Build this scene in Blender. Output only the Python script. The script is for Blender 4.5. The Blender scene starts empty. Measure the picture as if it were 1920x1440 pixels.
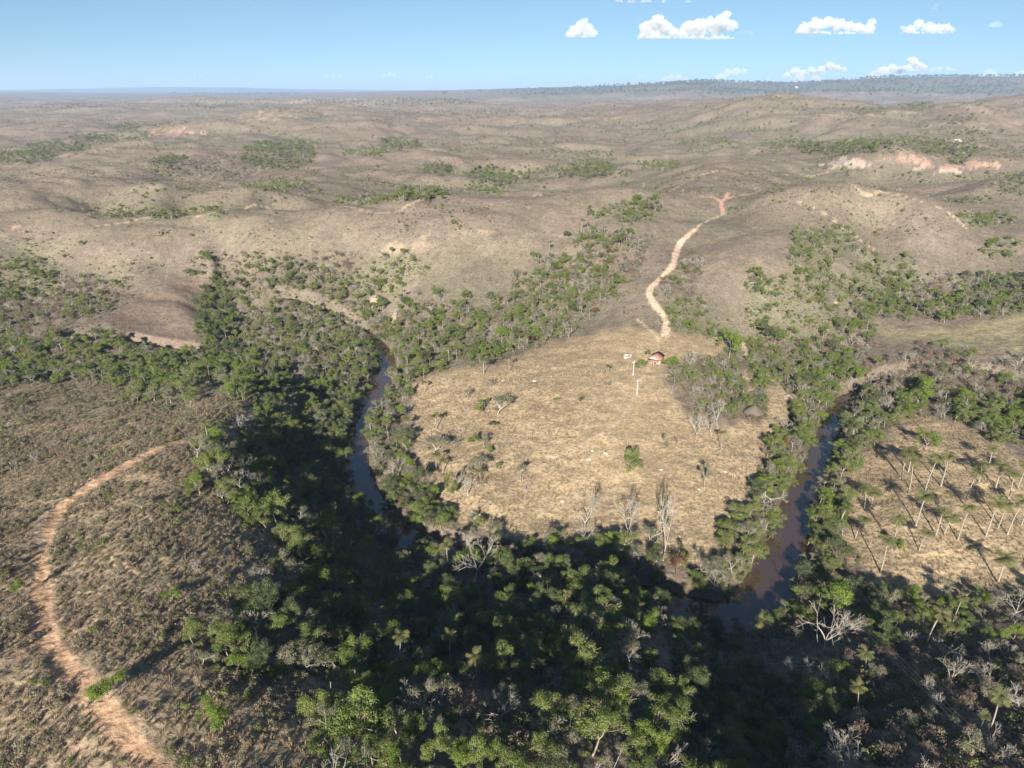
import bpy, bmesh, math, random
import numpy as np
from mathutils import Vector
random.seed(7); rng = np.random.default_rng(7)
S = bpy.context.scene
COL = S.collection
R = math.radians

# ------------------------------------------------------------------ camera, sky, sun, exposure
CH = 100.0; PITCH = R(23.2); F = 1281.0
cam = bpy.data.cameras.new('camera'); co = bpy.data.objects.new('camera', cam); COL.objects.link(co)
co.location = (0, 0, CH); co.rotation_euler = (R(90) - PITCH, 0, 0)
cam.sensor_width = 36; cam.lens = 36 * F / 1920.0; cam.clip_start = 0.5; cam.clip_end = 200000
S.camera = co
SUN_EL = R(24.5); SUN_AZ = R(11.0)      # light travels towards +y, turned 11 deg to +x
SKYUP = 0.08
w = bpy.data.worlds.new('World'); S.world = w; w.use_nodes = True
nt = w.node_tree; bg = nt.nodes['Background']
sky = nt.nodes.new('ShaderNodeTexSky'); sky.sky_type = 'NISHITA'; sky.sun_disc = False
sky.sun_elevation = SUN_EL; sky.sun_rotation = R(180) + SUN_AZ
sky.air_density = 1.0; sky.dust_density = 0.3; sky.ozone_density = 3.0; sky.altitude = 900
stc = nt.nodes.new('ShaderNodeTexCoord'); smp = nt.nodes.new('ShaderNodeMapping'); smp.inputs['Location'].default_value = (0, 0, SKYUP)
nt.links.new(stc.outputs['Generated'], smp.inputs[0]); nt.links.new(smp.outputs[0], sky.inputs[0])
tnt = nt.nodes.new('ShaderNodeMix'); tnt.data_type = 'RGBA'; tnt.blend_type = 'MULTIPLY'; tnt.inputs[0].default_value = 1; tnt.inputs[7].default_value = (.88, .96, .90, 1)
nt.links.new(sky.outputs[0], tnt.inputs[6]); nt.links.new(tnt.outputs[2], bg.inputs[0]); bg.inputs[1].default_value = 0.05
sl = bpy.data.lights.new('sun', 'SUN'); so = bpy.data.objects.new('sun', sl); COL.objects.link(so)
sl.energy = 4.6; sl.angle = R(0.5); sl.color = (1.0, 0.92, 0.8)
dvec = Vector((math.sin(SUN_AZ) * math.cos(SUN_EL), math.cos(SUN_AZ) * math.cos(SUN_EL), -math.sin(SUN_EL)))
so.rotation_euler = dvec.to_track_quat('-Z', 'Y').to_euler(); so.location = (-30, -160, 260)
S.view_settings.view_transform = 'Standard'; S.view_settings.look = 'None'
S.view_settings.exposure = 1.38; S.view_settings.gamma = 1.0
S.cycles.max_bounces = 6; S.cycles.diffuse_bounces = 3; S.cycles.transparent_max_bounces = 8
S.cycles.volume_bounces = 2

# ------------------------------------------------------------------ projection maths (photo 1920x1440)
SP, CP = math.sin(PITCH), math.cos(PITCH)
def unproj(u, v, z):
    t = np.tan(PITCH + np.arctan((v - 720.0) / F))
    y = (CH - z) / t
    return (u - 960.0) / F * (y * CP + (CH - z) * SP), y
def proj(x, y, z):
    dep = y * CP + (CH - z) * SP
    dn = (CH - z) * CP - y * SP
    d = np.where(dep > 1, dep, 1)
    return 960 + F * x / d, 720 + F * dn / d, dep

# ------------------------------------------------------------------ noise
def _h(ix, iy, s):
    n = (ix.astype(np.int64) * 374761393 + iy.astype(np.int64) * 668265263 + s * 974711) & 0xffffffff
    n = ((n ^ (n >> 13)) * 1274126177) & 0xffffffff
    n = n ^ (n >> 16)
    return (n & 0xffff) / 65535.0
def vnoise(x, y, s=0):
    ix = np.floor(x); iy = np.floor(y); fx = x - ix; fy = y - iy
    fx = fx * fx * fx * (fx * (fx * 6 - 15) + 10); fy = fy * fy * fy * (fy * (fy * 6 - 15) + 10)
    ix = ix.astype(np.int64); iy = iy.astype(np.int64)
    def g(a, b):
        an = _h(a, b, s) * 6.2832
        return np.cos(an), np.sin(an)
    dx = x - np.floor(x); dy = y - np.floor(y)
    c, e = g(ix, iy); n00 = c * dx + e * dy
    c, e = g(ix + 1, iy); n10 = c * (dx - 1) + e * dy
    c, e = g(ix, iy + 1); n01 = c * dx + e * (dy - 1)
    c, e = g(ix + 1, iy + 1); n11 = c * (dx - 1) + e * (dy - 1)
    return ((n00 * (1 - fx) + n10 * fx) * (1 - fy) + (n01 * (1 - fx) + n11 * fx) * fy) * 1.5
def fbm(x, y, o=4, s=0):
    t = 0; a = 1; k = 0
    for i in range(o):
        t = t + a * vnoise(x, y, s + i * 17); k += a; x = x * 2.03 + 11; y = y * 2.03 - 7; a *= .5
    return t / k
def sstep(a, b, x):
    t = np.clip((x - a) / (b - a), 0, 1); return t * t * (3 - 2 * t)

# ------------------------------------------------------------------ terrain control points (u, v, height)
CT = """0 1440 31;150 1440 32;300 1440 32;450 1440 32;0 1200 30;200 1300 32;80 1120 28;300 1200 31;450 1300 30;450 1150 27;300 1000 28
120 950 26;0 900 22;250 860 26;400 900 25.5;420 815 22;480 775 17;540 745 10;350 770 18;200 750 13;0 750 12;0 820 17;250 690 6;400 690 4;520 700 5;100 680 6;0 660 7
0 1050 28;560 960 14;500 1010 21;600 1060 14;650 1000 5;470 880 16;540 860 6;600 900 4;630 800 2;600 760 3;560 820 6
500 1150 26;500 1300 29;600 1400 31;750 1440 34;900 1440 36;1100 1440 34;1250 1440 28;1450 1440 19;1650 1440 23;1900 1440 24
600 1200 20;750 1300 26.5;700 1150 14;850 1200 15;900 1330 28;1050 1330 29;1000 1180 17;1150 1200 23;1100 1130 16;1060 1180 18;1200 1330 28;1150 1260 24;900 1130 8;750 1060 4;1250 1230 19;1300 1350 17
1450 1350 12;1450 1250 8;1300 1180 3;1600 1300 14;1600 1200 7;1750 1300 15;1900 1300 14;1900 1200 8;1700 1180 5;1550 1180 3;1800 1130 4;1920 1150 6
800 760 3.5;800 850 3;830 930 3;900 980 3;1050 1010 3;1200 1040 3;1330 1060 3;1400 980 3;1430 880 4;1470 790 5;1480 740 6;780 700 3
1000 850 6;1200 900 5;1100 780 9;1000 720 10;1300 800 8;1200 700 12;1235 672 13;1350 700 11;1400 720 9;1450 700 6;830 700 6;950 680 9;1050 650 11;1150 640 13
760 640 4;900 640 6;1000 600 9;1100 600 12;900 560 14;800 560 14;1000 520 20;1100 540 18;1150 500 25;720 600 5;650 600 4;600 640 3;480 620 5
1250 620 16;1230 580 19;1215 540 23;1240 500 27;1270 460 31;1300 430 35;1350 402 38;1180 470 31
1700 820 6;1800 860 7;1900 900 8;1650 950 4;1800 1000 6;1700 1080 4;1900 1050 6;1600 900 3;1620 1050 3
1700 750 5;1900 780 8;1750 700 8;1900 700 10;1650 680 7;1550 700 3;1750 620 9;1900 620 12;1900 590 14;1600 600 9;1700 560 12;1850 560 14
1600 450 30;1700 480 24;1850 520 17;1900 450 28;1400 500 30;1450 550 22;1400 600 14;1500 620 10;1500 500 28;1570 490 25;1650 515 18;1400 410 39
1480 341 52;1595 343 52;1663 359 48;1732 377 43;1812 428 32;1850 380 37;1850 340 45;1920 340 46;1500 400 41;1560 410 38;1650 430 31;1700 420 35
170 425 33;300 405 37;400 398 39;500 389 41;640 385 42;807 370 44;1007 363 46;1207 350 48;1300 362 45
0 480 24;200 480 24;400 450 28;600 450 30;800 450 31;1000 450 32;1100 430 36;600 520 17;800 510 21;450 520 16;200 540 13;60 560 11;0 600 9
372 519 14.5;340 560 11.5;300 600 8.5;360 600 8;395 600 6;405 560 6;415 530 11;250 580 11;330 490 21;450 490 21.5;250 500 21;400 500 19;430 640 3;330 640 5.5;430 660 2.5;200 600 12;100 620 10
0 420 34;0 337 47;150 340 47;300 345 46;467 352 44;567 365 38;150 400 36
700 365 27;500 350 30;450 320 22;700 330 30;850 340 27;950 325 26;1100 320 26;1250 315 30;1000 300 34;800 300 36;600 290 28;300 300 36;100 310 36;0 290 22
150 270 26;250 250 34;400 260 36;600 250 36;800 250 38;1000 240 40;1150 280 38;1300 280 36;1400 300 44;1300 330 42
1560 318 38;1650 324 37;1750 324 37;1650 298 47;1750 295 47;1560 300 44;1850 322 38;1850 300 45;1500 290 44;1700 265 47;1850 270 47;1500 250 42;1900 250 46;1300 240 42
0 240 28;0 210 40;200 200 50;300 190 62;500 185 66;500 205 62;650 200 52;750 190 50;900 190 46;1100 200 50;900 215 44;300 225 34;450 220 42
1490 165 122;1400 180 92;1600 182 100;1350 195 66;1500 205 58;1700 215 56;1850 210 62;1900 180 90;1800 190 84"""
pts = []
for line in CT.replace('\n', ';').split(';'):
    u, v, z = map(float, line.split()); x, y = unproj(u, v, z); pts.append((x, y, z))
for x, y, z in [(-60, 10, 34), (-30, 15, 38), (5, 12, 41), (24, 12, 50), (45, 15, 24), (70, 15, 17), (110, 30, 26), (150, 60, 20), (-110, 20, 32), (-160, 60, 26),  # ground out of frame; high point added to shade the lower right hollow
                (-60, -40, 36), (0, -45, 40), (60, -45, 26), (-150, -40, 34), (150, -40, 18), (20, -20, 42), (-220, 150, 20), (240, 150, 12), (-300, 300, 26), (330, 300, 24),
                # plateaus far away: x, y, z
                (-250, 425, 30), (-200, 428, 31), (-150, 432, 32), (-100, 440, 33), (-300, 560, 22), (-200, 560, 22), (-100, 520, 26), (-390, 560, 24), (170, 455, 40), (205, 455, 40), (245, 440, 36), (190, 510, 34), (250, 500, 34),
                (15, 470, 30), (-60, 470, 31), (80, 480, 30), (-12500, 20000, 150), (-9500, 20000, 200), (-7000, 20000, 180), (-4500, 20000, 120),
                (-200, 9000, 120), (800, 5600, 120), (1600, 5600, 165), (2600, 5600, 178), (3600, 5600, 195), (4600, 5600, 200), (1500, 4700, 90), (2800, 4700, 100), (3900, 4700, 110),
                (1000, 4300, 60), (300, 4500, 55), (2600, 7500, 175), (4500, 7500, 195), (6500, 7500, 200), (5600, 5000, 195), (-1500, 5000, 50), (-3500, 5000, 45), (-5500, 5000, 55),
                (-3500, 9000, 80), (-7000, 9000, 95), (-1000, 14000, 70), (3000, 14000, 120), (9000, 14000, 170), (-8000, 16000, 85), (-14000, 16000, 95), (-5000, 24000, 150), (-15000, 24000, 120),
                (5000, 24000, 100), (16000, 24000, 150), (0, 24000, 110), (-3000, 2600, 35), (-2000, 3500, 45)]:
    pts.append((x, y, z))
pts = np.array(pts)
def warp(x, y):
    yy = np.maximum(y, -60) + 110.0
    return np.stack([2.6 * x / yy, 1.9 * np.log(yy)], -1)
P = warp(pts[:, 0], pts[:, 1])
def K(r2): return 0.5 * r2 * np.log(r2 + 1e-9)
n = len(P); A = np.zeros((n + 3, n + 3)); D2 = ((P[:, None] - P[None]) ** 2).sum(-1)
A[:n, :n] = K(D2) + np.eye(n) * 2e-4; A[:n, n] = 1; A[:n, n + 1:] = P; A[n, :n] = 1; A[n + 1:, :n] = P.T
W = np.linalg.solve(A, np.concatenate([pts[:, 2], [0, 0, 0]]))
def tps(x, y):
    q = warp(x.ravel(), y.ravel()).astype(np.float32); out = np.zeros(len(q), np.float32)
    Pf = P.astype(np.float32); Wf = W.astype(np.float32)
    for a in range(0, len(q), 100000):
        b = q[a:a + 100000]
        r2 = (b[:, 0, None] - Pf[None, :, 0]) ** 2 + (b[:, 1, None] - Pf[None, :, 1]) ** 2
        out[a:a + 100000] = (0.5 * r2 * np.log(r2 + 1e-9)) @ Wf[:n] + Wf[n] + b @ Wf[n + 1:]
    return out.reshape(x.shape)

# rows and columns of the ground grid
ys = [-110.0]
while ys[-1] < 26000:
    y = ys[-1]
    ys.append(y + (2.5 if y < 10 else 0.8 if y < 35 else max(0.36, min(0.0068 * y, y * y / 42000.0))))
YS = np.array(ys); NC = 1101; SS = np.linspace(-1, 1, NC)
def halfw(y): return 0.92 * np.maximum(y, 0) + 95.0
XX = SS[None] * halfw(YS)[:, None]; YY = np.repeat(YS[:, None], NC, 1)
# the river: centre line on the water plane
def poly_uv(l, z): return np.array([unproj(u, v, z) for u, v in l])
RIV = poly_uv([(250, 668), (330, 668), (400, 664), (440, 640), (470, 612), (540, 598), (620, 606), (690, 628), (722, 665), (720, 705), (702, 745), (680, 790), (668, 840), (668, 885), (684, 930), (712, 968), (770, 1012), (860, 1048), (960, 1075),
               (1070, 1095), (1180, 1120), (1290, 1148), (1375, 1158), (1432, 1110), (1462, 1050), (1483, 990), (1502, 930), (1527, 875), (1551, 815), (1566, 775), (1590, 745), (1650, 728), (1740, 726), (1850, 740), (1960, 770), (2100, 800)], 0.0)
def smooth(pl, k=8):
    out = []
    p = np.vstack([2 * pl[0] - pl[1], pl, 2 * pl[-1] - pl[-2]])
    for i in range(1, len(p) - 2):
        for t in np.linspace(0, 1, k, endpoint=False):
            a, b, c, d = p[i - 1:i + 3]
            out.append(.5 * ((2 * b) + (c - a) * t + (2 * a - 5 * b + 4 * c - d) * t * t + (3 * b - a - 3 * c + d) * t ** 3))
    out.append(pl[-1]); return np.array(out)
RIVS = smooth(RIV)
RW = np.interp(RIVS[:, 0], [-60, -20, 30, 60, 90, 110], [2.1, 2.8, 4.0, 3.6, 2.2, 2.0]) - 4.6
_k = np.arange(len(RIVS)) / 8; RW -= 1.4 * np.clip(8 - _k, 0, 1) + 1.4 * np.clip((_k - 29.5), 0, 1)
RW = np.maximum(RW, -4.0)
def dist_poly(x, y, pl, wid=None, maxd=60):
    """distance to a polyline; optional width per vertex subtracted"""
    d = np.full(x.shape, 1e3, np.float32)
    m = (x > pl[:, 0].min() - maxd) & (x < pl[:, 0].max() + maxd) & (y > pl[:, 1].min() - maxd) & (y < pl[:, 1].max() + maxd)
    xs = x[m].astype(np.float32); yy = y[m].astype(np.float32); r = np.full(xs.shape, 1e3, np.float32)
    for i in range(len(pl) - 1):
        a = pl[i]; e = pl[i + 1] - a; L = (e ** 2).sum() + 1e-9
        t = np.clip(((xs - a[0]) * e[0] + (yy - a[1]) * e[1]) / L, 0, 1)
        q = np.hypot(xs - a[0] - t * e[0], yy - a[1] - t * e[1])
        if wid is not None: q = q - (wid[i] * (1 - t) + wid[i + 1] * t)
        r = np.minimum(r, q)
    d[m] = r; return d
DR = dist_poly(XX, YY, RIVS, RW, maxd=40)
def river_d(x, y): return dist_poly(x, y, RIVS, RW, maxd=40)
Z = tps(XX, YY).astype(np.float64)
CLAMP_LO = 1.6
# rounded hills with creased gullies, growing with distance
far = sstep(300, 900, YY); vfar = sstep(900, 2600, YY); wx = XX + 40 * fbm(XX / 300, YY / 300, 2, 5); wy = YY + 40 * fbm(XX / 300, YY / 300, 2, 9)
g1 = np.abs(fbm(wx / 420, wy / 230, 3, 31)); g2 = np.abs(fbm(wx / 1400, wy / 700, 3, 43)); g3 = np.abs(fbm(wx / 95, wy / 80, 3, 57))
mid = sstep(230, 330, YY)
calm = 1 - 0.75 * sstep(4800, 6000, YY)
Z += far * calm * (g1 * 31 - 7.3) + vfar * calm * (g2 * 62 - 15) + mid * (1 - .5 * vfar) * calm * (g3 * (7.5 + 5 * far) - 1.6 - 1.4 * far)
GUL = np.where(YY > 230, np.minimum(g1 * 4.0, g3 * 2.6 + .25), 1.0)
Z += (1 - mid) * (fbm(XX / 28, YY / 28, 3, 71) * 1.3) * sstep(10, 22, DR)
Z += fbm(XX / 5.0, YY / 5.0, 3, 81) * 0.35 * (1 - sstep(300, 900, YY))
Z += fbm(XX / 1.1, YY / 1.1, 2, 91) * 0.16 * (1 - sstep(120, 260, YY))
# escarpment of the far plateau, notched
esc = fbm(XX / 500, YY / 500, 4, 101)
Z += sstep(4600, 5000, YY) * (1 - sstep(5450, 5600, YY)) * np.abs(esc) * sstep(-200, 800, XX) * -60
Zb = np.maximum(Z, CLAMP_LO)
capz = np.where(YY < 40, 43 + 9 * sstep(8, 20, XX) * (1 - sstep(28, 38, XX)) - .25 * np.maximum(YY - 20, 0) + 3 * fbm(XX / 20, YY / 20, 2, 3), 1e4); Zb = np.minimum(Zb, capz)  # raised bump is an unseen knoll, shaped to cast shade into the hollow
Z = np.where(DR < 40, Zb * sstep(4.3, 7.8, DR) + (1 - sstep(4.3, 7.8, DR)) * (-2.0), Zb)
Z = np.where(YY < 700, np.maximum(Z, np.where(DR < 7.8, -2.2, 0.6)), Z)
def hgt(x, y):
    x = np.asarray(x, float); y = np.asarray(y, float)
    fi = np.interp(y, YS, np.arange(len(YS))); i = np.clip(fi.astype(int), 0, len(YS) - 2); t = fi - i
    s = np.clip(x / halfw(y), -1, 1); fj = (s + 1) / 2 * (NC - 1); j = np.clip(fj.astype(int), 0, NC - 2); q = fj - j
    return (Z[i, j] * (1 - q) + Z[i, j + 1] * q) * (1 - t) + (Z[i + 1, j] * (1 - q) + Z[i + 1, j + 1] * q) * t
def pix(u, v):
    """first ground point seen through photo pixel (u, v)"""
    dx = (u - 960) / F; dv = (v - 720) / F
    yy = np.concatenate([np.arange(20, 400, .4), np.geomspace(400, 25000, 2500)])
    a = math.tan(PITCH + math.atan(dv)); zz = CH - yy * a; xx = dx * (yy * CP + (CH - zz) * SP)
    k = np.nonzero(hgt(xx, yy) >= zz)[0]
    if len(k) == 0: return xx[-1], yy[-1], zz[-1]
    k = k[0]; return xx[k], yy[k], float(hgt(xx[k], yy[k]))
def pixpoly(l): return np.array([pix(u, v)[:2] for u, v in l])
UU, VV, DD = proj(XX, YY, Z)
def inpoly(u, v, poly):
    r = np.zeros(u.shape, bool); p = poly; j = len(p) - 1
    for i in range(len(p)):
        xi, yi = p[i]; xj, yj = p[j]
        if yi != yj: r ^= ((yi > v) != (yj > v)) & (u < (xj - xi) * (v - yi) / (yj - yi) + xi)
        j = i
    return r

# ------------------------------------------------------------------ land cover
MEADOW = [(770, 720), (800, 705), (860, 690), (940, 688), (960, 672), (1010, 650), (1090, 632), (1170, 612), (1240, 622), (1300, 632), (1370, 640), (1400, 690), (1470, 735), (1485, 790), (1440, 830), (1420, 900), (1395, 960), (1345, 1010), (1345, 1062),
          (1290, 1062), (1240, 1055), (1170, 1030), (1100, 1012), (1020, 1008), (950, 1003), (850, 975), (815, 930), (785, 880), (770, 830), (780, 770)]
FIELD2 = [(1690, 785), (1740, 783), (1810, 800), (1880, 840), (1960, 890), (2150, 960), (2350, 1060), (2250, 1130), (1960, 1090), (1880, 1095), (1830, 1110), (1700, 1125), (1640, 1105), (1600, 1040), (1592, 980), (1585, 900), (1620, 860), (1660, 835)]
FIELD3 = [(1635, 617), (1745, 617), (1800, 612), (1850, 600), (2000, 575), (2000, 680), (1920, 660), (1850, 652), (1760, 650), (1690, 640)]
KNOB = [(372, 518), (384, 545), (372, 600), (372, 668), (290, 670), (215, 640), (200, 590), (262, 560), (310, 530)]
GROVES = [[(1240, 690), (1290, 672), (1390, 655), (1400, 760), (1385, 800), (1330, 795), (1270, 760)], [(1410, 650), (1448, 665), (1438, 735), (1440, 770), (1428, 795), (1385, 790), (1408, 745)]]
JU = UU + fbm(XX / 6, YY / 6, 4, 7) * 40 * np.clip(150 / np.maximum(DD, 1), .2, 1.5); JV = VV + fbm(XX / 6, YY / 6, 4, 8) * 24 * np.clip(150 / np.maximum(DD, 1), .2, 1.5)
gM = inpoly(JU, JV, GROVES[0]) | inpoly(JU, JV, GROVES[1]); mM = inpoly(JU, JV, MEADOW) & ~gM & (YY < 330) & (YY > 60); mF = inpoly(JU, JV, FIELD2) & (YY < 330) & (YY > 60); mG = inpoly(JU, JV, FIELD3) & (YY < 420) & (YY > 60); mK = inpoly(JU, JV, KNOB) & (YY < 500)
def soft(m):
    m = m.astype(np.float32)
    for _ in range(3):
        m[1:-1, 1:-1] = (m[1:-1, 1:-1] * 2 + m[:-2, 1:-1] + m[2:, 1:-1] + m[1:-1, :-2] + m[1:-1, 2:]) / 6
    return m
# vegetation codes in 40 px cells from v=440
RLE = """H4 h8 H2 h13 m3 H1 h6 v3 H1 h7
v2 H5 h2 m5 b3 v3 h5 m4 b1 H2 b1 h4 v2 H1 v3 h5
v2 b4 h3 k2 m7 v1 H2 h3 m5 H2 b2 h2 v2 v3 v3 b2 m3
b3 m2 h4 k2 m7 H1 m3 H1 m5 H2 H1 v2 H1 h1 v5 m4 m4
m1 b2 H3 h3 k2 m6 k1 m5 m4 H2 H2 v3 H1 v4 m2 o7
g9 g1 k1 m6 k1 m8 o4 o2 m2 v1 m5 b1 o2 b2 o3
g12 m5 k1 m3 o9 o1 m4 g5 b3 b5
s6 g3 s2 g5 k1 m2 o12 m3 g5 m2 b1 g2 b4
s11 s1 g4 k1 m2 o12 m3 g3 g2 g1 g2 m1 m2 g3
s10 g1 k5 k1 m2 o17 g2 g1 g2 o5 g2
s9 g2 k5 k1 m2 o1 m2 o13 g3 g1 g1 o8
s8 s1 g3 k4 k1 m2 o1 b2 o13 g2 g1 g2 o8
s11 g3 k3 k1 k1 k1 m1 o14 g1 g1 g3 o8
s12 g3 k3 k3 m3 o9 g3 g1 g3 o8
s13 g3 m2 k5 m4 m2 o4 g3 g1 g2 m1 o8
s13 g4 m2 k10 m2 m2 g3 g1 g3 o8
s12 g5 m2 k10 k3 g3 g1 k1 g3 o8
s11 g5 m3 k7 g5 k2 k3 g1 g3 k1 m7
s10 g2 k4 k8 g6 m2 k3 m2 b3 k2 m6
s10 g2 k4 k8 g7 m2 m3 b4 b3 m5
s12 g2 k9 g9 m2 b4 c10
s14 m1 g3 k4 c3 g6 k7 c10
s15 g3 c1 g2 c4 g6 k8 c9
s15 g4 g2 c4 g6 k8 c9
s15 g4 c1 g3 c2 g6 k8 c9"""
GRID = []
for ln in RLE.split('\n'):
    row = ''.join(t[0] * int(t[1:]) for t in ln.split()); assert len(row) == 48, ln; GRID.append(row)
CODES = 'hHvmbgksco'
GA = np.array([[CODES.index(c) for c in r] for r in GRID])
# far woods: ellipses (u, v, half width, half height, code)
ELL = [(330, 312, 55, 20, 'g'), (420, 312, 80, 26, 'b'), (520, 292, 70, 28, 'g'), (560, 285, 30, 22, 'g'), (250, 405, 90, 6, 'v'), (380, 398, 40, 5, 'v'), (520, 350, 70, 10, 'v'), (700, 375, 70, 8, 'v'), (790, 365, 50, 8, 'g'), (820, 318, 30, 9, 'g'),
       (930, 330, 55, 17, 'g'), (915, 352, 40, 12, 'v'), (1010, 325, 55, 14, 'm'), (1110, 322, 50, 15, 'g'), (1160, 325, 30, 6, 'v'), (1230, 310, 40, 9, 'v'), (1190, 400, 45, 20, 'v'), (1215, 385, 25, 16, 'm'), (1130, 405, 20, 15, 'v'),
       (40, 295, 60, 12, 'g'), (110, 277, 60, 10, 'g'), (180, 260, 50, 9, 'g'), (250, 255, 35, 9, 'v'), (235, 240, 30, 6, 'g'), (750, 272, 40, 10, 'g'), (690, 288, 50, 6, 'v'), (1330, 270, 60, 8, 'v'), (1480, 270, 40, 10, 'm'), (1560, 280, 80, 9, 'g'),
       (1650, 277, 110, 12, 'g'), (1740, 280, 90, 14, 'm'), (1800, 300, 20, 9, 'g'), (1530, 455, 40, 26, 'v'), (1570, 440, 40, 14, 'v'), (1905, 350, 30, 14, 'v'), (1850, 412, 50, 14, 'v'), (1880, 470, 40, 20, 'v'), (820, 190, 90, 7, 'g'), (700, 194, 60, 6, 'g'),
       (600, 190, 50, 4, 'g'), (400, 200, 60, 4, 'g'), (130, 200, 60, 5, 'g'), (60, 520, 60, 32, 'v'), (1720, 200, 30, 12, 'm'), (1790, 225, 40, 8, 'm'), (1620, 210, 40, 5, 'm'), (900, 210, 90, 6, 'b'), (300, 236, 40, 3, 'm'), (1830, 248, 70, 6, 'm')]
def cover(x, y, z, seed=3, full=False):
    u, v, d = proj(x, y, z)
    k = np.clip(190.0 / np.maximum(d, 1), .25, 1.8)
    u = u + fbm(x / 11, y / 11, 3, seed) * 48 * k; v = v + fbm(x / 11, y / 11, 3, seed + 1) * 32 * k
    r = np.clip(((v - 440) // 40).astype(int), 0, 24); c = np.clip((u // 40).astype(int), 0, 47)
    code = GA[r, c]
    up = v < 440
    code = np.where(up, np.where(vnoise(x / 120, y / 120, 5) > .1, 1, 0), code)
    for (eu, ev, a, b, cc) in ELL:
        code = np.where((((u - eu) / a) ** 2 + ((v - ev) / b) ** 2 < 1) & (v < 560) & (y > 180), CODES.index(cc), code)
    return code
TRACKS = [
  ([(330, 1500), (290, 1440), (235, 1385), (200, 1340), (170, 1300), (130, 1262), (100, 1225), (80, 1180), (78, 1130), (74, 1080), (78, 1030), (88, 990), (120, 950), (180, 908), (235, 875), (290, 845), (345, 828)], 1.35, 'o'),
  ([(345, 828), (400, 815), (450, 790), (500, 765)], .5, 't'),
  ([(78, 1030), (70, 990), (85, 960)], .5, 't'),
  ([(1247, 630), (1250, 610), (1243, 592), (1226, 570), (1217, 548), (1228, 532), (1245, 515), (1262, 496), (1266, 478), (1275, 458), (1290, 442), (1304, 430)], 1.35, 'p'),
  ([(1357, 400), (1352, 380), (1365, 372), (1385, 366), (1405, 364), (1424, 357)], 1.0, 'r'),
  ([(1350, 378), (1338, 370), (1318, 368)], 1.2, 'r'), ([(1360, 372), (1366, 360)], .8, 'r'),
  ([(1304, 430), (1330, 412), (1357, 400)], .6, 't'),
  ([(1390, 640), (1400, 665), (1420, 690), (1450, 715), (1470, 735)], 1.0, 't'),
  ([(170, 425), (300, 406), (400, 399), (500, 390), (640, 386), (800, 372), (1007, 364), (1207, 351)], .7, 't'), ([(1480, 343), (1595, 345), (1663, 361), (1732, 379), (1778, 398), (1812, 428)], .6, 't'), ([(1424, 357), (1480, 343)], .7, 't'),
  ([(1480, 376), (1560, 410), (1600, 440), (1640, 470)], .5, 't'), ([(1560, 318), (1400, 325), (1280, 345), (1207, 351)], .8, 't'), ([(600, 640), (560, 700), (540, 740), (480, 775)], .3, 't'), ([(1195, 600), (1235, 640), (1215, 690), (1190, 740), (1150, 800), (1040, 860)], .35, 't')]
SCARS = [(1602, 308, 42, 7, 'w'), (1650, 304, 34, 11, 'r'), (1700, 302, 45, 11, 'r'), (1745, 304, 18, 10, 'r'), (1722, 316, 14, 5, 'w'), (1815, 312, 52, 7, 'r'), (1850, 309, 28, 8, 'r'), (1790, 321, 26, 4, 'w'), (30, 425, 10, 5, 'r'), (330, 250, 50, 5, 'r'), (520, 215, 70, 8, 't'),
         (780, 460, 50, 9, 't'), (740, 470, 30, 9, 't'), (870, 436, 40, 3, 't'), (699, 562, 9, 11, 'p'), (738, 605, 7, 16, 'p'), (1580, 218, 80, 5, 't'), (1690, 212, 40, 4, 't'), (1860, 232, 80, 3, 't'), (1130, 222, 40, 1.5, 't'), (0, 1210, 45, 28, 'r'),
         (140, 1405, 45, 16, 'r'), (190, 1180, 60, 16, 'r'), (260, 1330, 30, 30, 'r'), (1030, 857, 12, 5, 'p'), (1350, 634, 25, 5, 'p'), (1480, 745, 20, 14, 'p'), (610, 150, 1, 1, 't'), (1570, 567, 8, 3, 'p'), (680, 195, 40, 4, 'y'), (640, 187, 70, 2, 'y'), (450, 192, 90, 2.5, 'y'), (1290, 200, 5, 1, 't')]
DC = {'o': (.40, .26, .165), 't': (.40, .31, .22), 'p': (.52, .39, .28), 'r': (.43, .265, .205), 'w': (.50, .41, .35), 'y': (.44, .38, .22)}
V = len(YS)
colr = np.zeros((V, NC, 3), np.float32)
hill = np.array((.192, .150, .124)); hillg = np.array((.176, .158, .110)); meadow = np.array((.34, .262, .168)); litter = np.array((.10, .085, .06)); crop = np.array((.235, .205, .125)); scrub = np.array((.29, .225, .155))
n1 = (fbm(XX / 60, YY / 60, 4, 201) * .5 + .5)[..., None]; n2 = (fbm(XX / 14, YY / 14, 4, 211) * .5 + .5)[..., None]; n3 = (fbm(XX / 350, YY / 500, 4, 221) * .5 + .5)[..., None]
colr[:] = hill * (.80 + .4 * n1) * (.85 + .3 * n2)
tg = np.clip((n3 - .38) * 2.2, 0, 1) * .55 + .55 * np.clip(1 - GUL[..., None] * 1.6, 0, 1)
colr = colr * (1 - np.clip(tg, 0, 1)) + hillg * (.8 + .4 * n2) * np.clip(tg, 0, 1)
def blur(a, k):
    for ax in (0, 1):
        c = np.cumsum(np.pad(a, [(k + 1, k) if q == ax else (0, 0) for q in (0, 1)], mode='edge'), axis=ax); a = (np.take(c, range(2 * k + 1, c.shape[ax]), ax) - np.take(c, range(0, c.shape[ax] - 2 * k - 1), ax)) / (2 * k + 1)
    return a
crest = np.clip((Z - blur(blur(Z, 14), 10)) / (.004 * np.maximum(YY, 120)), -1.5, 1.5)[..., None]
ct = np.clip(crest, 0, 1) * (YY > 150)[..., None]; colr = colr * (1 - .32 * ct) + np.array((.235, .192, .140)) * (.85 + .3 * n2) * .32 * ct
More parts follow.
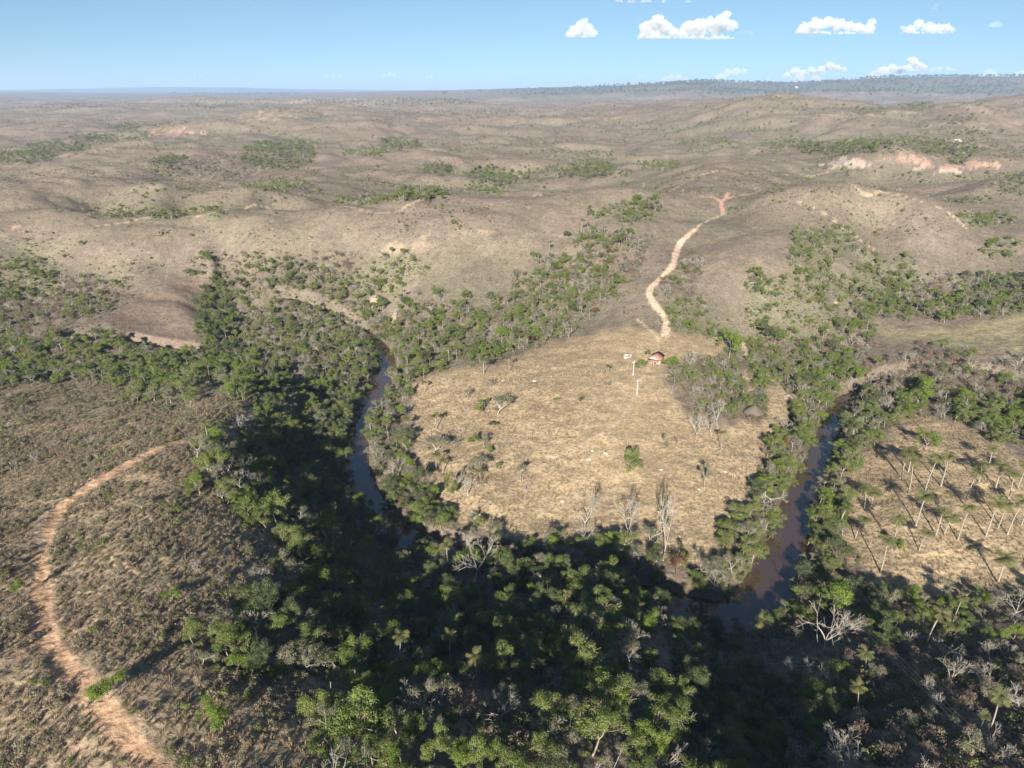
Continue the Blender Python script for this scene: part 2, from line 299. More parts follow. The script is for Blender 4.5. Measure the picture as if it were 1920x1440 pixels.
cb_ = np.clip(-crest, 0, 1) * (YY > 150)[..., None]; colr = colr * (1 - .25 * cb_) + np.array((.145, .14, .09)) * (.8 + .4 * n2) * .25 * cb_
near = YY < 1500
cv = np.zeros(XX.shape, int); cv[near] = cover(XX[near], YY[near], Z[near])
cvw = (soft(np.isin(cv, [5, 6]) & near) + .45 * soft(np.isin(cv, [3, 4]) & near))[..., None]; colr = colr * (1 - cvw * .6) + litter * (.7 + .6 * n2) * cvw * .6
cs = soft(np.isin(cv, [7, 8]) & near)[..., None]; colr = colr * (1 - cs) + scrub * (.75 + .5 * n2) * cs
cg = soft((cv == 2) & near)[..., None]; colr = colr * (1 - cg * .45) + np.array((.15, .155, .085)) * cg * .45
a = soft(soft(mM | mF))[..., None]; colr = colr * (1 - a) + meadow * (.86 + .16 * n1 + .12 * n2) * a
a = soft(mG)[..., None]; colr = colr * (1 - a) + crop * (.8 + .4 * n2) * a
a = soft(mK)[..., None]; colr = colr * (1 - a) + np.array((.20, .152, .118)) * (.85 + .3 * n2) * a
DIRT = np.zeros(XX.shape, np.float32); TRD = np.full(XX.shape, 99., np.float32)
for l, wd, c in TRACKS:
    pl = smooth(pixpoly(l), 4); d = dist_poly(XX, YY, pl, maxd=20) + fbm(XX / 2.2, YY / 2.2, 3, 303) * .6
    wv = wd * (1.0 + .35 * vnoise(XX / 12, YY / 12, 305))
    a = (1 - sstep(wv * .75, wv * 1.25 + .25, d))[..., None]
    if c in 'op': TRD = np.minimum(TRD, d)
    colr = colr * (1 - a) + np.array(DC[c]) * (.85 + .3 * n2) * a; DIRT = np.maximum(DIRT, a[..., 0])
sk = fbm(XX / 11, YY / 30, 5, 311)
for eu, ev, ea, eb, c in SCARS:
    sc = (np.clip(1 - ((UU - eu) / ea) ** 2 - ((VV - ev) / eb) ** 2, -1, 1) * .8 + sk * 3.2) * (DD > 20)
    a = (sstep(.1, .35, sc) * (np.abs(UU - eu) < ea * 1.6) * (np.abs(VV - ev) < eb * 2))[..., None] * (.4 if c in 'yt' else .68 if ev < 1100 else .3)
    colr = colr * (1 - a) + np.array(DC[c]) * (.75 + .5 * n2) * a; DIRT = np.maximum(DIRT, a[..., 0])
bank = ((1 - sstep(4.0, 5.8, DR)))[..., None]; colr = colr * (1 - bank) + np.array((.15, .10, .065)) * bank
Z -= 0.18 * (1 - sstep(.6, 1.6, TRD)) * (YY < 200)
# bluish green woods on the far escarpment
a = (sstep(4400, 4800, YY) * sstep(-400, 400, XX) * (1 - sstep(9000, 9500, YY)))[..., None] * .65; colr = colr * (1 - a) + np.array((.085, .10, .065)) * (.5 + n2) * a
a = (sstep(10500, 12000, YY) * (1 - .8 * sstep(0, 6000, XX)))[..., None] * .95; colr = colr * (1 - a) + np.array((.05, .065, .06)) * a  # farthest land darkened in colour for cloud shadow, strongest on the left
colr = np.clip(colr, .02, .8)

def mesh_np(name, verts, faces4, mats=(), mat_idx=None, smooth_=False, tint=None, col=None):
    me = bpy.data.meshes.new(name); verts = np.asarray(verts, np.float32); faces = faces4
    if isinstance(faces, np.ndarray):
        k = faces.shape[1]; nf = len(faces)
        me.vertices.add(len(verts)); me.vertices.foreach_set('co', verts.ravel())
        me.loops.add(nf * k); me.loops.foreach_set('vertex_index', faces.ravel().astype(np.int32))
        me.polygons.add(nf); me.polygons.foreach_set('loop_start', np.arange(0, nf * k, k, dtype=np.int32))
        me.update(calc_edges=True)
    else:
        me.from_pydata(verts.tolist(), [], faces); me.update()
    for m in mats: me.materials.append(m)
    if mat_idx is not None: me.polygons.foreach_set('material_index', np.asarray(mat_idx, np.int32))
    if smooth_: me.polygons.foreach_set('use_smooth', np.ones(len(me.polygons), bool))
    if tint is not None:
        a = me.attributes.new('tint', 'FLOAT', 'FACE'); a.data.foreach_set('value', np.asarray(tint, np.float32))
    if col is not None:
        a = me.attributes.new('Col', 'FLOAT_COLOR', 'POINT'); c4 = np.ones((len(verts), 4), np.float32); c4[:, :3] = col; a.data.foreach_set('color', c4.ravel())
    return me
def link(name, me, parent=None, loc=None, kind=None):
    o = bpy.data.objects.new(name, me); COL.objects.link(o)
    if parent: o.parent = parent
    if loc is not None: o.location = loc
    if kind: o['kind'] = kind
    return o
def tag(o, label, cat, group=None, kind=None):
    o['label'] = label; o['category'] = cat
    if group: o['group'] = group
    if kind: o['kind'] = kind
    return o

# ------------------------------------------------------------------ materials
def nodes(name):
    m = bpy.data.materials.new(name); m.use_nodes = True; t = m.node_tree; b = t.nodes['Principled BSDF']
    b.inputs['Roughness'].default_value = .85; b.inputs['Specular IOR Level'].default_value = .15
    return m, t, b
def N(t, k, **kw):
    x = t.nodes.new(k)
    for a, b in kw.items(): setattr(x, a, b)
    return x
def noise(t, scale, detail=4, co=None, rough=.6):
    x = N(t, 'ShaderNodeTexNoise'); x.inputs['Scale'].default_value = scale; x.inputs['Detail'].default_value = detail; x.inputs['Roughness'].default_value = rough
    if co: t.links.new(co, x.inputs['Vector'])
    return x
def mathn(t, op, a, b=None, c=None):
    x = N(t, 'ShaderNodeMath', operation=op)
    for i, q in enumerate((a, b, c)):
        if q is None: continue
        if isinstance(q, (int, float)): x.inputs[i].default_value = q
        else: t.links.new(q, x.inputs[i])
    return x.outputs[0]
def maprange(t, v, a, b, c, d):
    x = N(t, 'ShaderNodeMapRange'); t.links.new(v, x.inputs[0])
    for i, q in enumerate((a, b, c, d)): x.inputs[i + 1].default_value = q
    return x.outputs[0]
def mixc(t, f, a, b, mode='MIX'):
    x = N(t, 'ShaderNodeMix', data_type='RGBA', blend_type=mode)
    for i, q in ((0, f), (6, a), (7, b)):
        if isinstance(q, (int, float)): x.inputs[i].default_value = q
        elif isinstance(q, tuple): x.inputs[i].default_value = q + (1,)
        else: t.links.new(q, x.inputs[i])
    return x.outputs[2]
gm, t, b = nodes('ground_soil_grass')
tc = N(t, 'ShaderNodeTexCoord').outputs['Object']; at = N(t, 'ShaderNodeAttribute', attribute_name='Col').outputs['Color']
st = N(t, 'ShaderNodeMapping'); st.inputs['Scale'].default_value = (.85, 1.0, 1.0); t.links.new(tc, st.inputs[0])
na = noise(t, 1.3, 5, st.outputs[0]).outputs[0]; nb = noise(t, .28, 5, tc).outputs[0]; nc = noise(t, .045, 5, tc, .7).outputs[0]
f = mathn(t, 'MULTIPLY', maprange(t, na, .3, .7, .66, 1.30), maprange(t, nb, .3, .7, .80, 1.20)); f = mathn(t, 'MULTIPLY', f, maprange(t, nc, .3, .7, .86, 1.14))
cmb = N(t, 'ShaderNodeCombineColor'); [t.links.new(f, cmb.inputs[i]) for i in range(3)]
c = mixc(t, 1.0, at, cmb.outputs[0], 'MULTIPLY'); t.links.new(c, b.inputs['Base Color']); b.inputs['Specular IOR Level'].default_value = .05
bp = N(t, 'ShaderNodeBump'); bp.inputs['Strength'].default_value = .65; bp.inputs['Distance'].default_value = .35; t.links.new(na, bp.inputs['Height']); 
bp2 = N(t, 'ShaderNodeBump'); bp2.inputs['Strength'].default_value = .5; bp2.inputs['Distance'].default_value = 1.2; t.links.new(nb, bp2.inputs['Height']); t.links.new(bp2.outputs[0], bp.inputs['Normal']); t.links.new(bp.outputs[0], b.inputs['Normal'])
verts = np.stack([XX, YY, Z], -1).reshape(-1, 3)
idx = np.arange(V * NC).reshape(V, NC); fc = np.stack([idx[:-1, :-1], idx[:-1, 1:], idx[1:, 1:], idx[1:, :-1]], -1).reshape(-1, 4)
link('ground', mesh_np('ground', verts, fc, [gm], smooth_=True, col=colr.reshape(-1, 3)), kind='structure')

# river water: a ribbon 1 cm thick over the carved bed
wm, t, b = nodes('muddy_water'); b.inputs['Base Color'].default_value = (.06, .038, .027, 1); b.inputs['Roughness'].default_value = .05; b.inputs['Specular IOR Level'].default_value = .9; b.inputs['IOR'].default_value = 1.6
nw = noise(t, .6, 3); tc = N(t, 'ShaderNodeTexCoord'); t.links.new(tc.outputs['Object'], nw.inputs['Vector'])
bp = N(t, 'ShaderNodeBump'); bp.inputs['Strength'].default_value = .12; bp.inputs['Distance'].default_value = .1; t.links.new(nw.outputs[0], bp.inputs['Height']); t.links.new(bp.outputs[0], b.inputs['Normal'])
T = np.gradient(RIVS, axis=0); T /= np.linalg.norm(T, axis=1)[:, None]; Nn = np.stack([-T[:, 1], T[:, 0]], 1)
rv = []; 
for s in np.linspace(-8.5, 8.5, 5): rv.append(np.column_stack([RIVS + Nn * s, np.zeros(len(RIVS))]))
rv = np.stack(rv, 1); k = len(RIVS); ii = np.arange(k * 5).reshape(k, 5); fcs = np.stack([ii[:-1, :-1], ii[1:, :-1], ii[1:, 1:], ii[:-1, 1:]], -1).reshape(-1, 4)[:, ::-1]
link('river_water', mesh_np('river_water', rv.reshape(-1, 3), fcs, [wm]), kind='structure')

def leafmat(name, c1, c2, c3, trans=.38):
    m, t, b = nodes(name)
    oi = N(t, 'ShaderNodeObjectInfo').outputs['Random']; ti = N(t, 'ShaderNodeAttribute', attribute_name='tint').outputs['Fac']
    c = mixc(t, mixval(t, oi), c1, c2); c = mixc(t, maprange(t, ti, .5, 1, 0, .8), c, c3)
    sh = maprange(t, ti, 0, .5, .72, 1.08); cb = N(t, 'ShaderNodeCombineColor'); [t.links.new(sh, cb.inputs[i]) for i in range(3)]
    c = mixc(t, 1.0, c, cb.outputs[0], 'MULTIPLY')
    t.links.new(c, b.inputs['Base Color']); b.inputs['Roughness'].default_value = .6; b.inputs['Specular IOR Level'].default_value = .2
    tr = N(t, 'ShaderNodeBsdfTranslucent'); t.links.new(c, tr.inputs[0]); mx = N(t, 'ShaderNodeMixShader'); mx.inputs[0].default_value = trans
    t.links.new(b.outputs[0], mx.inputs[1]); t.links.new(tr.outputs[0], mx.inputs[2]); t.links.new(mx.outputs[0], t.nodes['Material Output'].inputs[0])
    return m
def mixval(t, v): return maprange(t, v, 0, 1, 0, 1)
def plain(name, c, c2=None, sc=3.0, rough=.9):
    m, t, b = nodes(name); b.inputs['Roughness'].default_value = rough
    tc = N(t, 'ShaderNodeTexCoord').outputs['Object']; n_ = noise(t, sc, 5, tc).outputs[0]
    c2 = c2 or tuple(x * .6 for x in c); t.links.new(mixc(t, maprange(t, n_, .3, .7, 0, 1), c, c2), b.inputs['Base Color']); return m
M = dict(
  green=leafmat('leaf_green', (.135, .190, .045), (.195, .232, .072), (.235, .265, .09)),
  dark=leafmat('leaf_dark_green', (.092, .125, .055), (.140, .162, .075), (.17, .19, .09)),
  lime=leafmat('leaf_lime', (.15, .22, .035), (.19, .25, .05), (.23, .28, .07)),
  grey=leafmat('leaf_grey_green', (.180, .190, .115), (.23, .22, .145), (.26, .245, .17)),
  rust=leafmat('leaf_rust', (.22, .085, .03), (.17, .09, .035), (.26, .13, .05)),
  shrub=leafmat('leaf_shrub', (.215, .195, .125), (.30, .26, .18), (.34, .295, .21)),
  dry=leafmat('leaf_dry', (.27, .205, .15), (.22, .17, .125), (.32, .26, .20)),
  bush=leafmat('leaf_bush_green', (.135, .17, .055), (.19, .20, .085), (.21, .24, .08)),
  palm=leafmat('leaf_palm', (.12, .145, .05), (.17, .175, .07), (.21, .195, .085)),
  straw=leafmat('grass_straw', (.33, .258, .165), (.27, .212, .135), (.38, .30, .195)),
  bark=plain('bark_pale', (.36, .31, .25), (.20, .165, .13)), barkd=plain('bark_brown', (.17, .13, .10)), twig=plain('bark_bare', (.44, .41, .36), (.29, .265, .23)), twigb=plain('bark_bare_brown', (.27, .215, .18), (.18, .14, .115)),
  ptrunk=plain('palm_trunk', (.34, .31, .26), (.24, .215, .18)))

# ------------------------------------------------------------------ plant builders (numpy verts / quads)
class B:
    def __init__(s): s.v = []; s.f = []; s.t = []; s.n = 0
    def add(s, v, f, t):
        s.v.append(np.asarray(v, float)); s.f.append(np.asarray(f, int) + s.n); s.t.append(np.full(len(f), t) if np.isscalar(t) else np.asarray(t)); s.n += len(v)
    def out(s): return np.vstack(s.v), np.vstack(s.f), np.concatenate(s.t)
def leaves(bd, cen, nrm, size, tint, asp=.7):
    k = len(cen); a = rng.normal(size=(k, 3)); a -= (a * nrm).sum(1)[:, None] * nrm; a /= np.linalg.norm(a, axis=1)[:, None] + 1e-9
    c = np.cross(nrm, a); s = (size * rng.uniform(.6, 1.3, k))[:, None] * .5
    bend = nrm * s * .35
    v = np.stack([cen - a * s, cen - c * s * asp + bend, cen + a * s, cen + c * s * asp + bend], 1).reshape(-1, 3)
    bd.add(v, np.arange(k * 4).reshape(k, 4), tint)
def clump(bd, c, r, num, size, tint, flat=.75):
    d = rng.normal(size=(num, 3)); d /= np.linalg.norm(d, axis=1)[:, None]
    rr = r * rng.uniform(.45, 1.08, num)[:, None]
    p = np.array(c) + d * rr * np.array([1, 1, flat]); nr = d + rng.normal(size=(num, 3)) * .55; nr[:, 2] += .25; nr /= np.linalg.norm(nr, axis=1)[:, None]
    leaves(bd, p, nr, size, np.clip(tint + rng.normal(size=num) * .13, 0, 1))
def tube(bd, p0, p1, r0, r1, sides=4):
    p0 = np.array(p0, float); p1 = np.array(p1, float); d = p1 - p0; L = np.linalg.norm(d) + 1e-9; d /= L
    a = np.cross(d, [0, 0, 1.0]) if abs(d[2]) < .95 else np.cross(d, [1.0, 0, 0]); a /= np.linalg.norm(a); c = np.cross(d, a)
    an = np.arange(sides) / sides * 2 * math.pi; ring = np.cos(an)[:, None] * a + np.sin(an)[:, None] * c
    v = np.vstack([p0 + ring * r0, p1 + ring * r1]); i = np.arange(sides); j = (i + 1) % sides
    bd.add(v, np.stack([i, j, j + sides, i + sides], 1), .3)
def limb(bd, p, d, L, r, depth, maxd, ends, spread=.6, up=.15, kids=(2, 4), minr=.018, sides=4, sideq=.8):
    p = np.array(p, float); segs = 3 if depth < 2 else 2; q = p; dd = np.array(d, float)
    for i in range(segs):
        dd = dd + rng.normal(size=3) * .16; dd[2] += up * .3; dd /= np.linalg.norm(dd)
        q2 = q + dd * L / segs; ra = r * (1 - .45 * i / segs); rb = r * (1 - .45 * (i + 1) / segs); tube(bd, q, q2, max(ra, minr), max(rb, minr), sides if depth < 2 else 3)
        if depth < maxd and i > 0 and i < segs - 0 and depth > 0 and rng.random() < sideq:
            e = dd + rng.normal(size=3) * spread; e[2] += up; e /= np.linalg.norm(e); limb(bd, q2, e, L * .6, rb * .6, depth + 1, maxd, ends, spread, up, kids, minr, sides, sideq)
        q = q2
    if depth >= maxd: ends.append(q); return
    if depth >= maxd - 1: ends.append(q)
    for i in range(rng.integers(kids[0], kids[1] + 1)):
        e = dd + rng.normal(size=3) * spread; e[2] += up; e /= np.linalg.norm(e)
        limb(bd, q, e, L * rng.uniform(.62, .85), r * .55, depth + 1, maxd, ends, spread, up, kids, minr, sides, sideq)
def leafy_tree(h=7.5, cr=3.0, leaf=.33, nl=60, umbrella=.5, maxd=3, sparse=1.0):
    tr = B(); ends = []; th = h * rng.uniform(.28, .42); d = np.array([rng.normal() * .08, rng.normal() * .08, 1.0])
    limb(tr, (0, 0, -.3), d, th + .3, .05 * h * .45, 0, maxd, ends, .75, .2, (3, 4), .03, 5)
    E = np.array(ends); c0 = E.mean(0); s = cr / (np.percentile(np.linalg.norm((E - c0)[:, :2], axis=1), 90) + .01)
    cr_ = B(); 
    V_, F_, T_ = tr.out(); hz = np.clip((V_[:, 2] - th * .6) / (th * .6), 0, 1)
    sz = (h - th) / max(E[:, 2].max() - th, .5)
    V_[:, :2] *= (1 + (s - 1) * hz)[:, None]; V_[:, 2] = np.where(V_[:, 2] > th, th + (V_[:, 2] - th) * sz * .92, V_[:, 2])
    E[:, :2] *= s; E[:, 2] = th + np.maximum(E[:, 2] - th, -.5) * sz * .92
    pick = E[rng.permutation(len(E))[:int(34 * sparse)]]
    for e in pick:
        r = cr * rng.uniform(.2, .36); clump(cr_, e, r, int(nl * (r / (.28 * cr)) ** 1.5), leaf, rng.uniform(.05, .95), rng.uniform(.5, .85))
    return (V_, F_, T_), cr_.out()
def bare_tree(h=7, spread=.62, maxd=4, minr=.02, r=.17, up=.16, sd=1.0):
    tr = B(); ends = []; limb(tr, (0, 0, -.3), (rng.normal() * .1, rng.normal() * .1, 1), h * .28, r, 0, 1, [], spread, up, (0, 0), minr, 5)
    v, f_, t_ = tr.out(); top = v[-4:].mean(0); tr2 = B(); ends = []
    for i in range(rng.integers(3, 5)):
        a = rng.uniform(0, 6.28); e = np.array([math.cos(a) * .65 * sd, math.sin(a) * .65 * sd, .75]); limb(tr2, top, e / np.linalg.norm(e), h * .3, r * .62, 1, maxd, ends, spread, up, (3, 3), minr, 4, .5)
    a = tr.out(); b = tr2.out(); k = h / max(b[0][:, 2].max(), 1); b[0][:, 2] *= k; a[0][:, 2] *= k
    b[0][:, :2] *= 1.0
    return a, b, np.array(ends) * np.array([1, 1, k])
def palm(h=8.5, nf=15, fl=1.9, droop=1.0, lean=.05):
    tr = B(); a = rng.uniform(0, 6.28); ln = np.array([math.cos(a), math.sin(a)]) * lean * h; P0 = None; k = 7
    for i in range(k + 1):
        q = i / k; p = np.array([ln[0] * q * q, ln[1] * q * q, -.3 + (h + .3) * q]); r = .135 - .04 * q + (.05 if i == 0 else 0)
        if P0 is not None: tube(tr, P0, p, r0, r, 7)
        P0 = p; r0 = r
    top = P0; cr_ = B()
    for i in range(nf):
        az = i * 2.399 + rng.normal() * .15; el = rng.uniform(-.25, 1.15); L = fl * rng.uniform(.85, 1.15)
        d = np.array([math.cos(az) * math.cos(el), math.sin(az) * math.cos(el), math.sin(el)]); side = np.array([-math.sin(az), math.cos(az), 0]); p = top.copy(); n_ = 7; prev = p; tn = rng.uniform(0, 1)
        for j in range(n_):
            d = d + np.array([0, 0, -.20 * droop]); d /= np.linalg.norm(d); p2 = prev + d * L / n_; wd = fl * .30 * math.sin(math.pi * (j + .8) / (n_ + .8)) + .05
            tube(cr_, prev, p2, .03, .02, 3)
            for sgn in (-1, 1):
                for q in (0, .33, .66):
                    o = prev + (p2 - prev) * q; tip = o + side * sgn * wd + d * wd * .55 + np.array([0, 0, -wd * rng.uniform(.35, .8)]); o2 = o + (p2 - prev) * .24
                    cr_.add([o, o2, tip + d * .03, tip], [[0, 1, 2, 3]], tn)
            prev = p2
    return tr.out(), cr_.out()
def shrub(r=.8, num=90, leaf=.2, h=.9, lobes=5):
    bd = B()
    for i in range(lobes):
        a = rng.uniform(0, 6.28); d = rng.uniform(0, .65) * r; clump(bd, (math.cos(a) * d, math.sin(a) * d, h * rng.uniform(.35, .75)), r * rng.uniform(.35, .6), num // lobes, leaf, rng.uniform(.05, .95), .8)
    for i in range(4):
        e = rng.normal(size=3) * .4; tube(bd, (0, 0, -.1), (e[0] * r, e[1] * r, h * .7), .03, .015, 3)
    return bd.out()
def tuft(k=16, h=.35):
    bd = B()
    for i in range(k):
        a = rng.uniform(0, 6.28); r = rng.uniform(.02, .2); o = np.array([math.cos(a) * r, math.sin(a) * r, -.03]); tip = o * 2.2 + np.array([0, 0, h * rng.uniform(.6, 1.2)]); s = np.array([-math.sin(a), math.cos(a), 0]) * .035
        bd.add([o - s, o + s, tip + s * .3, tip - s * .3], [[0, 1, 2, 3]], rng.uniform(0, 1))
    return bd.out()
LIB = bpy.data.collections.new('plant_library')      # source meshes for the mass vegetation
def kindset(name):
    c = bpy.data.collections.new(name); return c
class Proto: pass
def mkproto(coll, key, parts):
    """parts: list of (part name, (v,f,t), material)"""
    p = Proto(); p.parts = []; av = []; af = []; at_ = []; mi = []; mats = []; n_ = 0
    for pn, (v, f_, t_), m in parts:
        p.parts.append((pn, mesh_np(pn, v, f_, [m], tint=t_)))
        av.append(v); af.append(f_ + n_); at_.append(t_); mi.append(np.full(len(f_), len(mats))); mats.append(m); n_ += len(v)
    me = mesh_np(key, np.vstack(av), np.vstack(af), mats, np.concatenate(mi), tint=np.concatenate(at_))
    o = bpy.data.objects.new('%s_%02d' % (key, len(coll.objects)), me); coll.objects.link(o)
    p.h = np.vstack(av)[:, 2].max(); v = np.vstack(av); p.r = np.percentile(np.hypot(v[:, 0], v[:, 1]), 95); return p
SETS = {}; PR = {}
def newset(k): SETS[k] = bpy.data.collections.new('lib_' + k); PR[k] = []
for k in ('green', 'dark', 'lime', 'grey', 'rust', 'bare', 'brown', 'palm', 'shrub', 'dry', 'bush', 'tuft'): newset(k)
for i in range(8):
    tr, cr = leafy_tree(rng.uniform(5.8, 8.5), rng.uniform(2.2, 3.6), rng.uniform(.19, .24), int(rng.uniform(135, 180)), sparse=rng.uniform(.8, 1.25)); PR['green'].append(mkproto(SETS['green'], 'green', [('trunk', tr, M['bark']), ('crown', cr, M['green'])]))
for i in range(6):
    tr, cr = leafy_tree(rng.uniform(6.3, 9), rng.uniform(2.3, 3.5), .22, 150, sparse=rng.uniform(.9, 1.3)); PR['dark'].append(mkproto(SETS['dark'], 'dark', [('trunk', tr, M['barkd']), ('crown', cr, M['dark'])]))
for i in range(2):
    tr, cr = leafy_tree(rng.uniform(5.5, 7), rng.uniform(2.4, 3.0), .21, 180); PR['lime'].append(mkproto(SETS['lime'], 'lime', [('trunk', tr, M['bark']), ('crown', cr, M['lime'])]))
for i in range(6):
    tr, cr = leafy_tree(rng.uniform(5.5, 8), rng.uniform(2.6, 3.4), .21, 75, sparse=.8); PR['grey'].append(mkproto(SETS['grey'], 'grey', [('trunk', tr, M['twig']), ('crown', cr, M['grey'])]))
for i in range(2):
    tr, cr = leafy_tree(rng.uniform(5, 6.5), rng.uniform(2.0, 2.6), .28, 45, sparse=.7); PR['rust'].append(mkproto(SETS['rust'], 'rust', [('trunk', tr, M['barkd']), ('crown', cr, M['rust'])]))
for i in range(6):
    a, b_, e = bare_tree(rng.uniform(5.5, 8), rng.uniform(.5, .75), sd=rng.uniform(.8, 1.3)); PR['bare'].append(mkproto(SETS['bare'], 'bare', [('trunk', a, M['twig']), ('crown', b_, M['twig'])]))
for i in range(3):
    a, b_, e = bare_tree(rng.uniform(5, 6.5), .8, 4, .022, .13); lf = B()
    for q in e[::2]: clump(lf, q, .35, 8, .2, rng.uniform(0, 1))
    v2, f2, t2 = lf.out(); bb = B(); bb.add(*b_); bb2 = bb.out(); PR['brown'].append(mkproto(SETS['brown'], 'brown', [('trunk', a, M['twigb']), ('limbs', bb2, M['twigb']), ('crown', (v2, f2, t2), M['dry'])]))
for i in range(7):
    tr, cr = palm(rng.uniform(7.5, 9.5), int(rng.uniform(11, 19)), rng.uniform(1.5, 2.0), rng.uniform(.6, 1.6), rng.uniform(.02, .12)); PR['palm'].append(mkproto(SETS['palm'], 'palm', [('trunk', tr, M['ptrunk']), ('crown', cr, M['palm'])]))
for i in range(4): PR['shrub'].append(mkproto(SETS['shrub'], 'shrub', [('foliage', shrub(.8, 120, .19, 1.15, 6), M['shrub'])]))
for i in range(3): PR['dry'].append(mkproto(SETS['dry'], 'dry', [('foliage', shrub(.75, 100, .18, 1.05, 6), M['dry'])]))
for i in range(4): PR['bush'].append(mkproto(SETS['bush'], 'bush', [('foliage', shrub(1.3, 260, .26, 1.7, 8), M['bush'])]))
for i in range(3): PR['tuft'].append(mkproto(SETS['tuft'], 'tuft', [('blades', tuft(), M['straw'])]))

def scatter(name, setk, X, Y, Zz, sc, label, cat, sink=.0):
    if len(X) == 0: return
    me = bpy.data.meshes.new(name); me.vertices.add(len(X)); me.vertices.foreach_set('co', np.column_stack([X, Y, Zz - sink]).astype(np.float32).ravel())
    a = me.attributes.new('rot', 'FLOAT_VECTOR', 'POINT'); r = np.zeros((len(X), 3), np.float32); r[:, 2] = rng.uniform(0, 6.28, len(X)); r[:, :2] = rng.normal(size=(len(X), 2)) * .05; a.data.foreach_set('vector', r.ravel())
    s3 = np.repeat(sc[:, None], 3, 1) * rng.uniform(.85, 1.15, (len(X), 3)); a = me.attributes.new('scl', 'FLOAT_VECTOR', 'POINT'); a.data.foreach_set('vector', s3.astype(np.float32).ravel())
    a = me.attributes.new('pick', 'INT', 'POINT'); a.data.foreach_set('value', rng.integers(0, 99, len(X)).astype(np.int32))
    o = link(name, me, kind='stuff'); tag(o, label, cat)
    g = bpy.data.node_groups.new('scatter_' + name, 'GeometryNodeTree'); g.interface.new_socket('Geometry', in_out='INPUT', socket_type='NodeSocketGeometry'); g.interface.new_socket('Geometry', in_out='OUTPUT', socket_type='NodeSocketGeometry')
    gi = g.nodes.new('NodeGroupInput'); go = g.nodes.new('NodeGroupOutput'); ip = g.nodes.new('GeometryNodeInstanceOnPoints'); ci = g.nodes.new('GeometryNodeCollectionInfo')
    ci.inputs['Collection'].default_value = SETS[setk]; ci.inputs['Separate Children'].default_value = True; ci.inputs['Reset Children'].default_value = True
    def na_(nm, dt):
        q = g.nodes.new('GeometryNodeInputNamedAttribute'); q.data_type = dt; q.inputs['Name'].default_value = nm; return [s for s in q.outputs if s.enabled and s.name == 'Attribute'][0]
    g.links.new(gi.outputs[0], ip.inputs['Points']); g.links.new(ci.outputs[0], ip.inputs['Instance']); ip.inputs['Pick Instance'].default_value = True
    g.links.new(na_('pick', 'INT'), ip.inputs['Instance Index'])
    er = g.nodes.new('FunctionNodeEulerToRotation'); g.links.new(na_('rot', 'FLOAT_VECTOR'), er.inputs[0]); g.links.new(er.outputs[0], ip.inputs['Rotation'])
    g.links.new(na_('scl', 'FLOAT_VECTOR'), ip.inputs['Scale']); g.links.new(ip.outputs[0], go.inputs[0])
    md = o.modifiers.new('scatter', 'NODES'); md.node_group = g
    return o
CNAME = dict(green='leafy_tree', dark='leafy_tree', lime='leafy_tree', grey='leafy_tree', rust='leafy_tree', bare='bare_tree', brown='bare_tree', palm='palm_tree', shrub='shrub', dry='shrub', bush='bush')
CATN = dict(leafy_tree='tree', bare_tree='bare tree', palm_tree='palm tree', shrub='shrub', bush='bush')
def place(setk, x, y, s, label, group=None, rz=None, sink=0., pi=None, sz=None):
    p = PR[setk][(pi if pi is not None else rng.integers(0, 99)) % len(PR[setk])]; nm = CNAME[setk]; z = float(hgt(x, y)) - sink
    rz = rng.uniform(0, 6.28) if rz is None else rz
    if len(p.parts) == 1:
        o = link(nm, p.parts[0][1], loc=(x, y, z))
    else:
        o = bpy.data.objects.new(nm, None); COL.objects.link(o); o.location = (x, y, z); o.empty_display_size = .5
        for pn, me in p.parts: link(pn, me, o)
    o.rotation_euler = (0, 0, rz); o.scale = (s, s, sz or s); tag(o, label, CATN[nm], group); return o

HERO_OCC = []; HERO_N = {}
def vtop(y, vt): return CH - y * math.tan(PITCH + math.atan((vt - 720) / F))
def hero(k, u, vb, vt, label, group=None, wide=None, pi=None, rz=None, occ=None):
    x, y, z = pix(u, vb); h = max(vtop(y, vt) - z, .6); p = PR[k][(pi if pi is not None else rng.integers(0, 99)) % len(PR[k])]
    s = h / p.h; sx = s
    if wide: sx = (wide * math.hypot(y, CH - z) / F * .5) / p.r
    else: sx = min(max(s, .35), 1.6)
    o = place(k, x, y, sx, label, group, rz, .08, PR[k].index(p), s); HERO_OCC.append((x, y, occ if occ else max(1.4, sx * p.r * .8))); HERO_N[CNAME[k]] = HERO_N.get(CNAME[k], 0) + 1; return o
def boxm(bd, c, s, rz=0, t=.5):
    x, y, z = [q / 2 for q in s]; v = np.array([(a * x, b_ * y, e * z) for e in (-1, 1) for b_ in (-1, 1) for a in (-1, 1)]); cr, sr = math.cos(rz), math.sin(rz)
    v[:, :2] = np.stack([v[:, 0] * cr - v[:, 1] * sr, v[:, 0] * sr + v[:, 1] * cr], 1)
    bd.add(v + np.array(c), [[0, 2, 3, 1], [4, 5, 7, 6], [0, 1, 5, 4], [2, 6, 7, 3], [0, 4, 6, 2], [1, 3, 7, 5]], t)
def part(name, bd, m, parent=None):
    v, f_, t_ = bd.out(); return link(name, mesh_np(name, v, f_, [m], tint=t_), parent)
def root(name, loc, rz, label, cat, group=None):
    o = bpy.data.objects.new(name, None); COL.objects.link(o); o.location = loc; o.rotation_euler = (0, 0, rz); return tag(o, label, cat, group)
MW = plain('whitewash', (.58, .54, .47), (.42, .38, .33), 1.2); MT = plain('clay_tiles', (.38, .20, .14), (.29, .15, .11), 2.5); MTH = plain('thatch', (.16, .13, .11), (.09, .075, .065), 4); MD = plain('dark_wood', (.10, .07, .05)); MG = plain('concrete', (.62, .60, .56), (.48, .46, .43), 1.5)
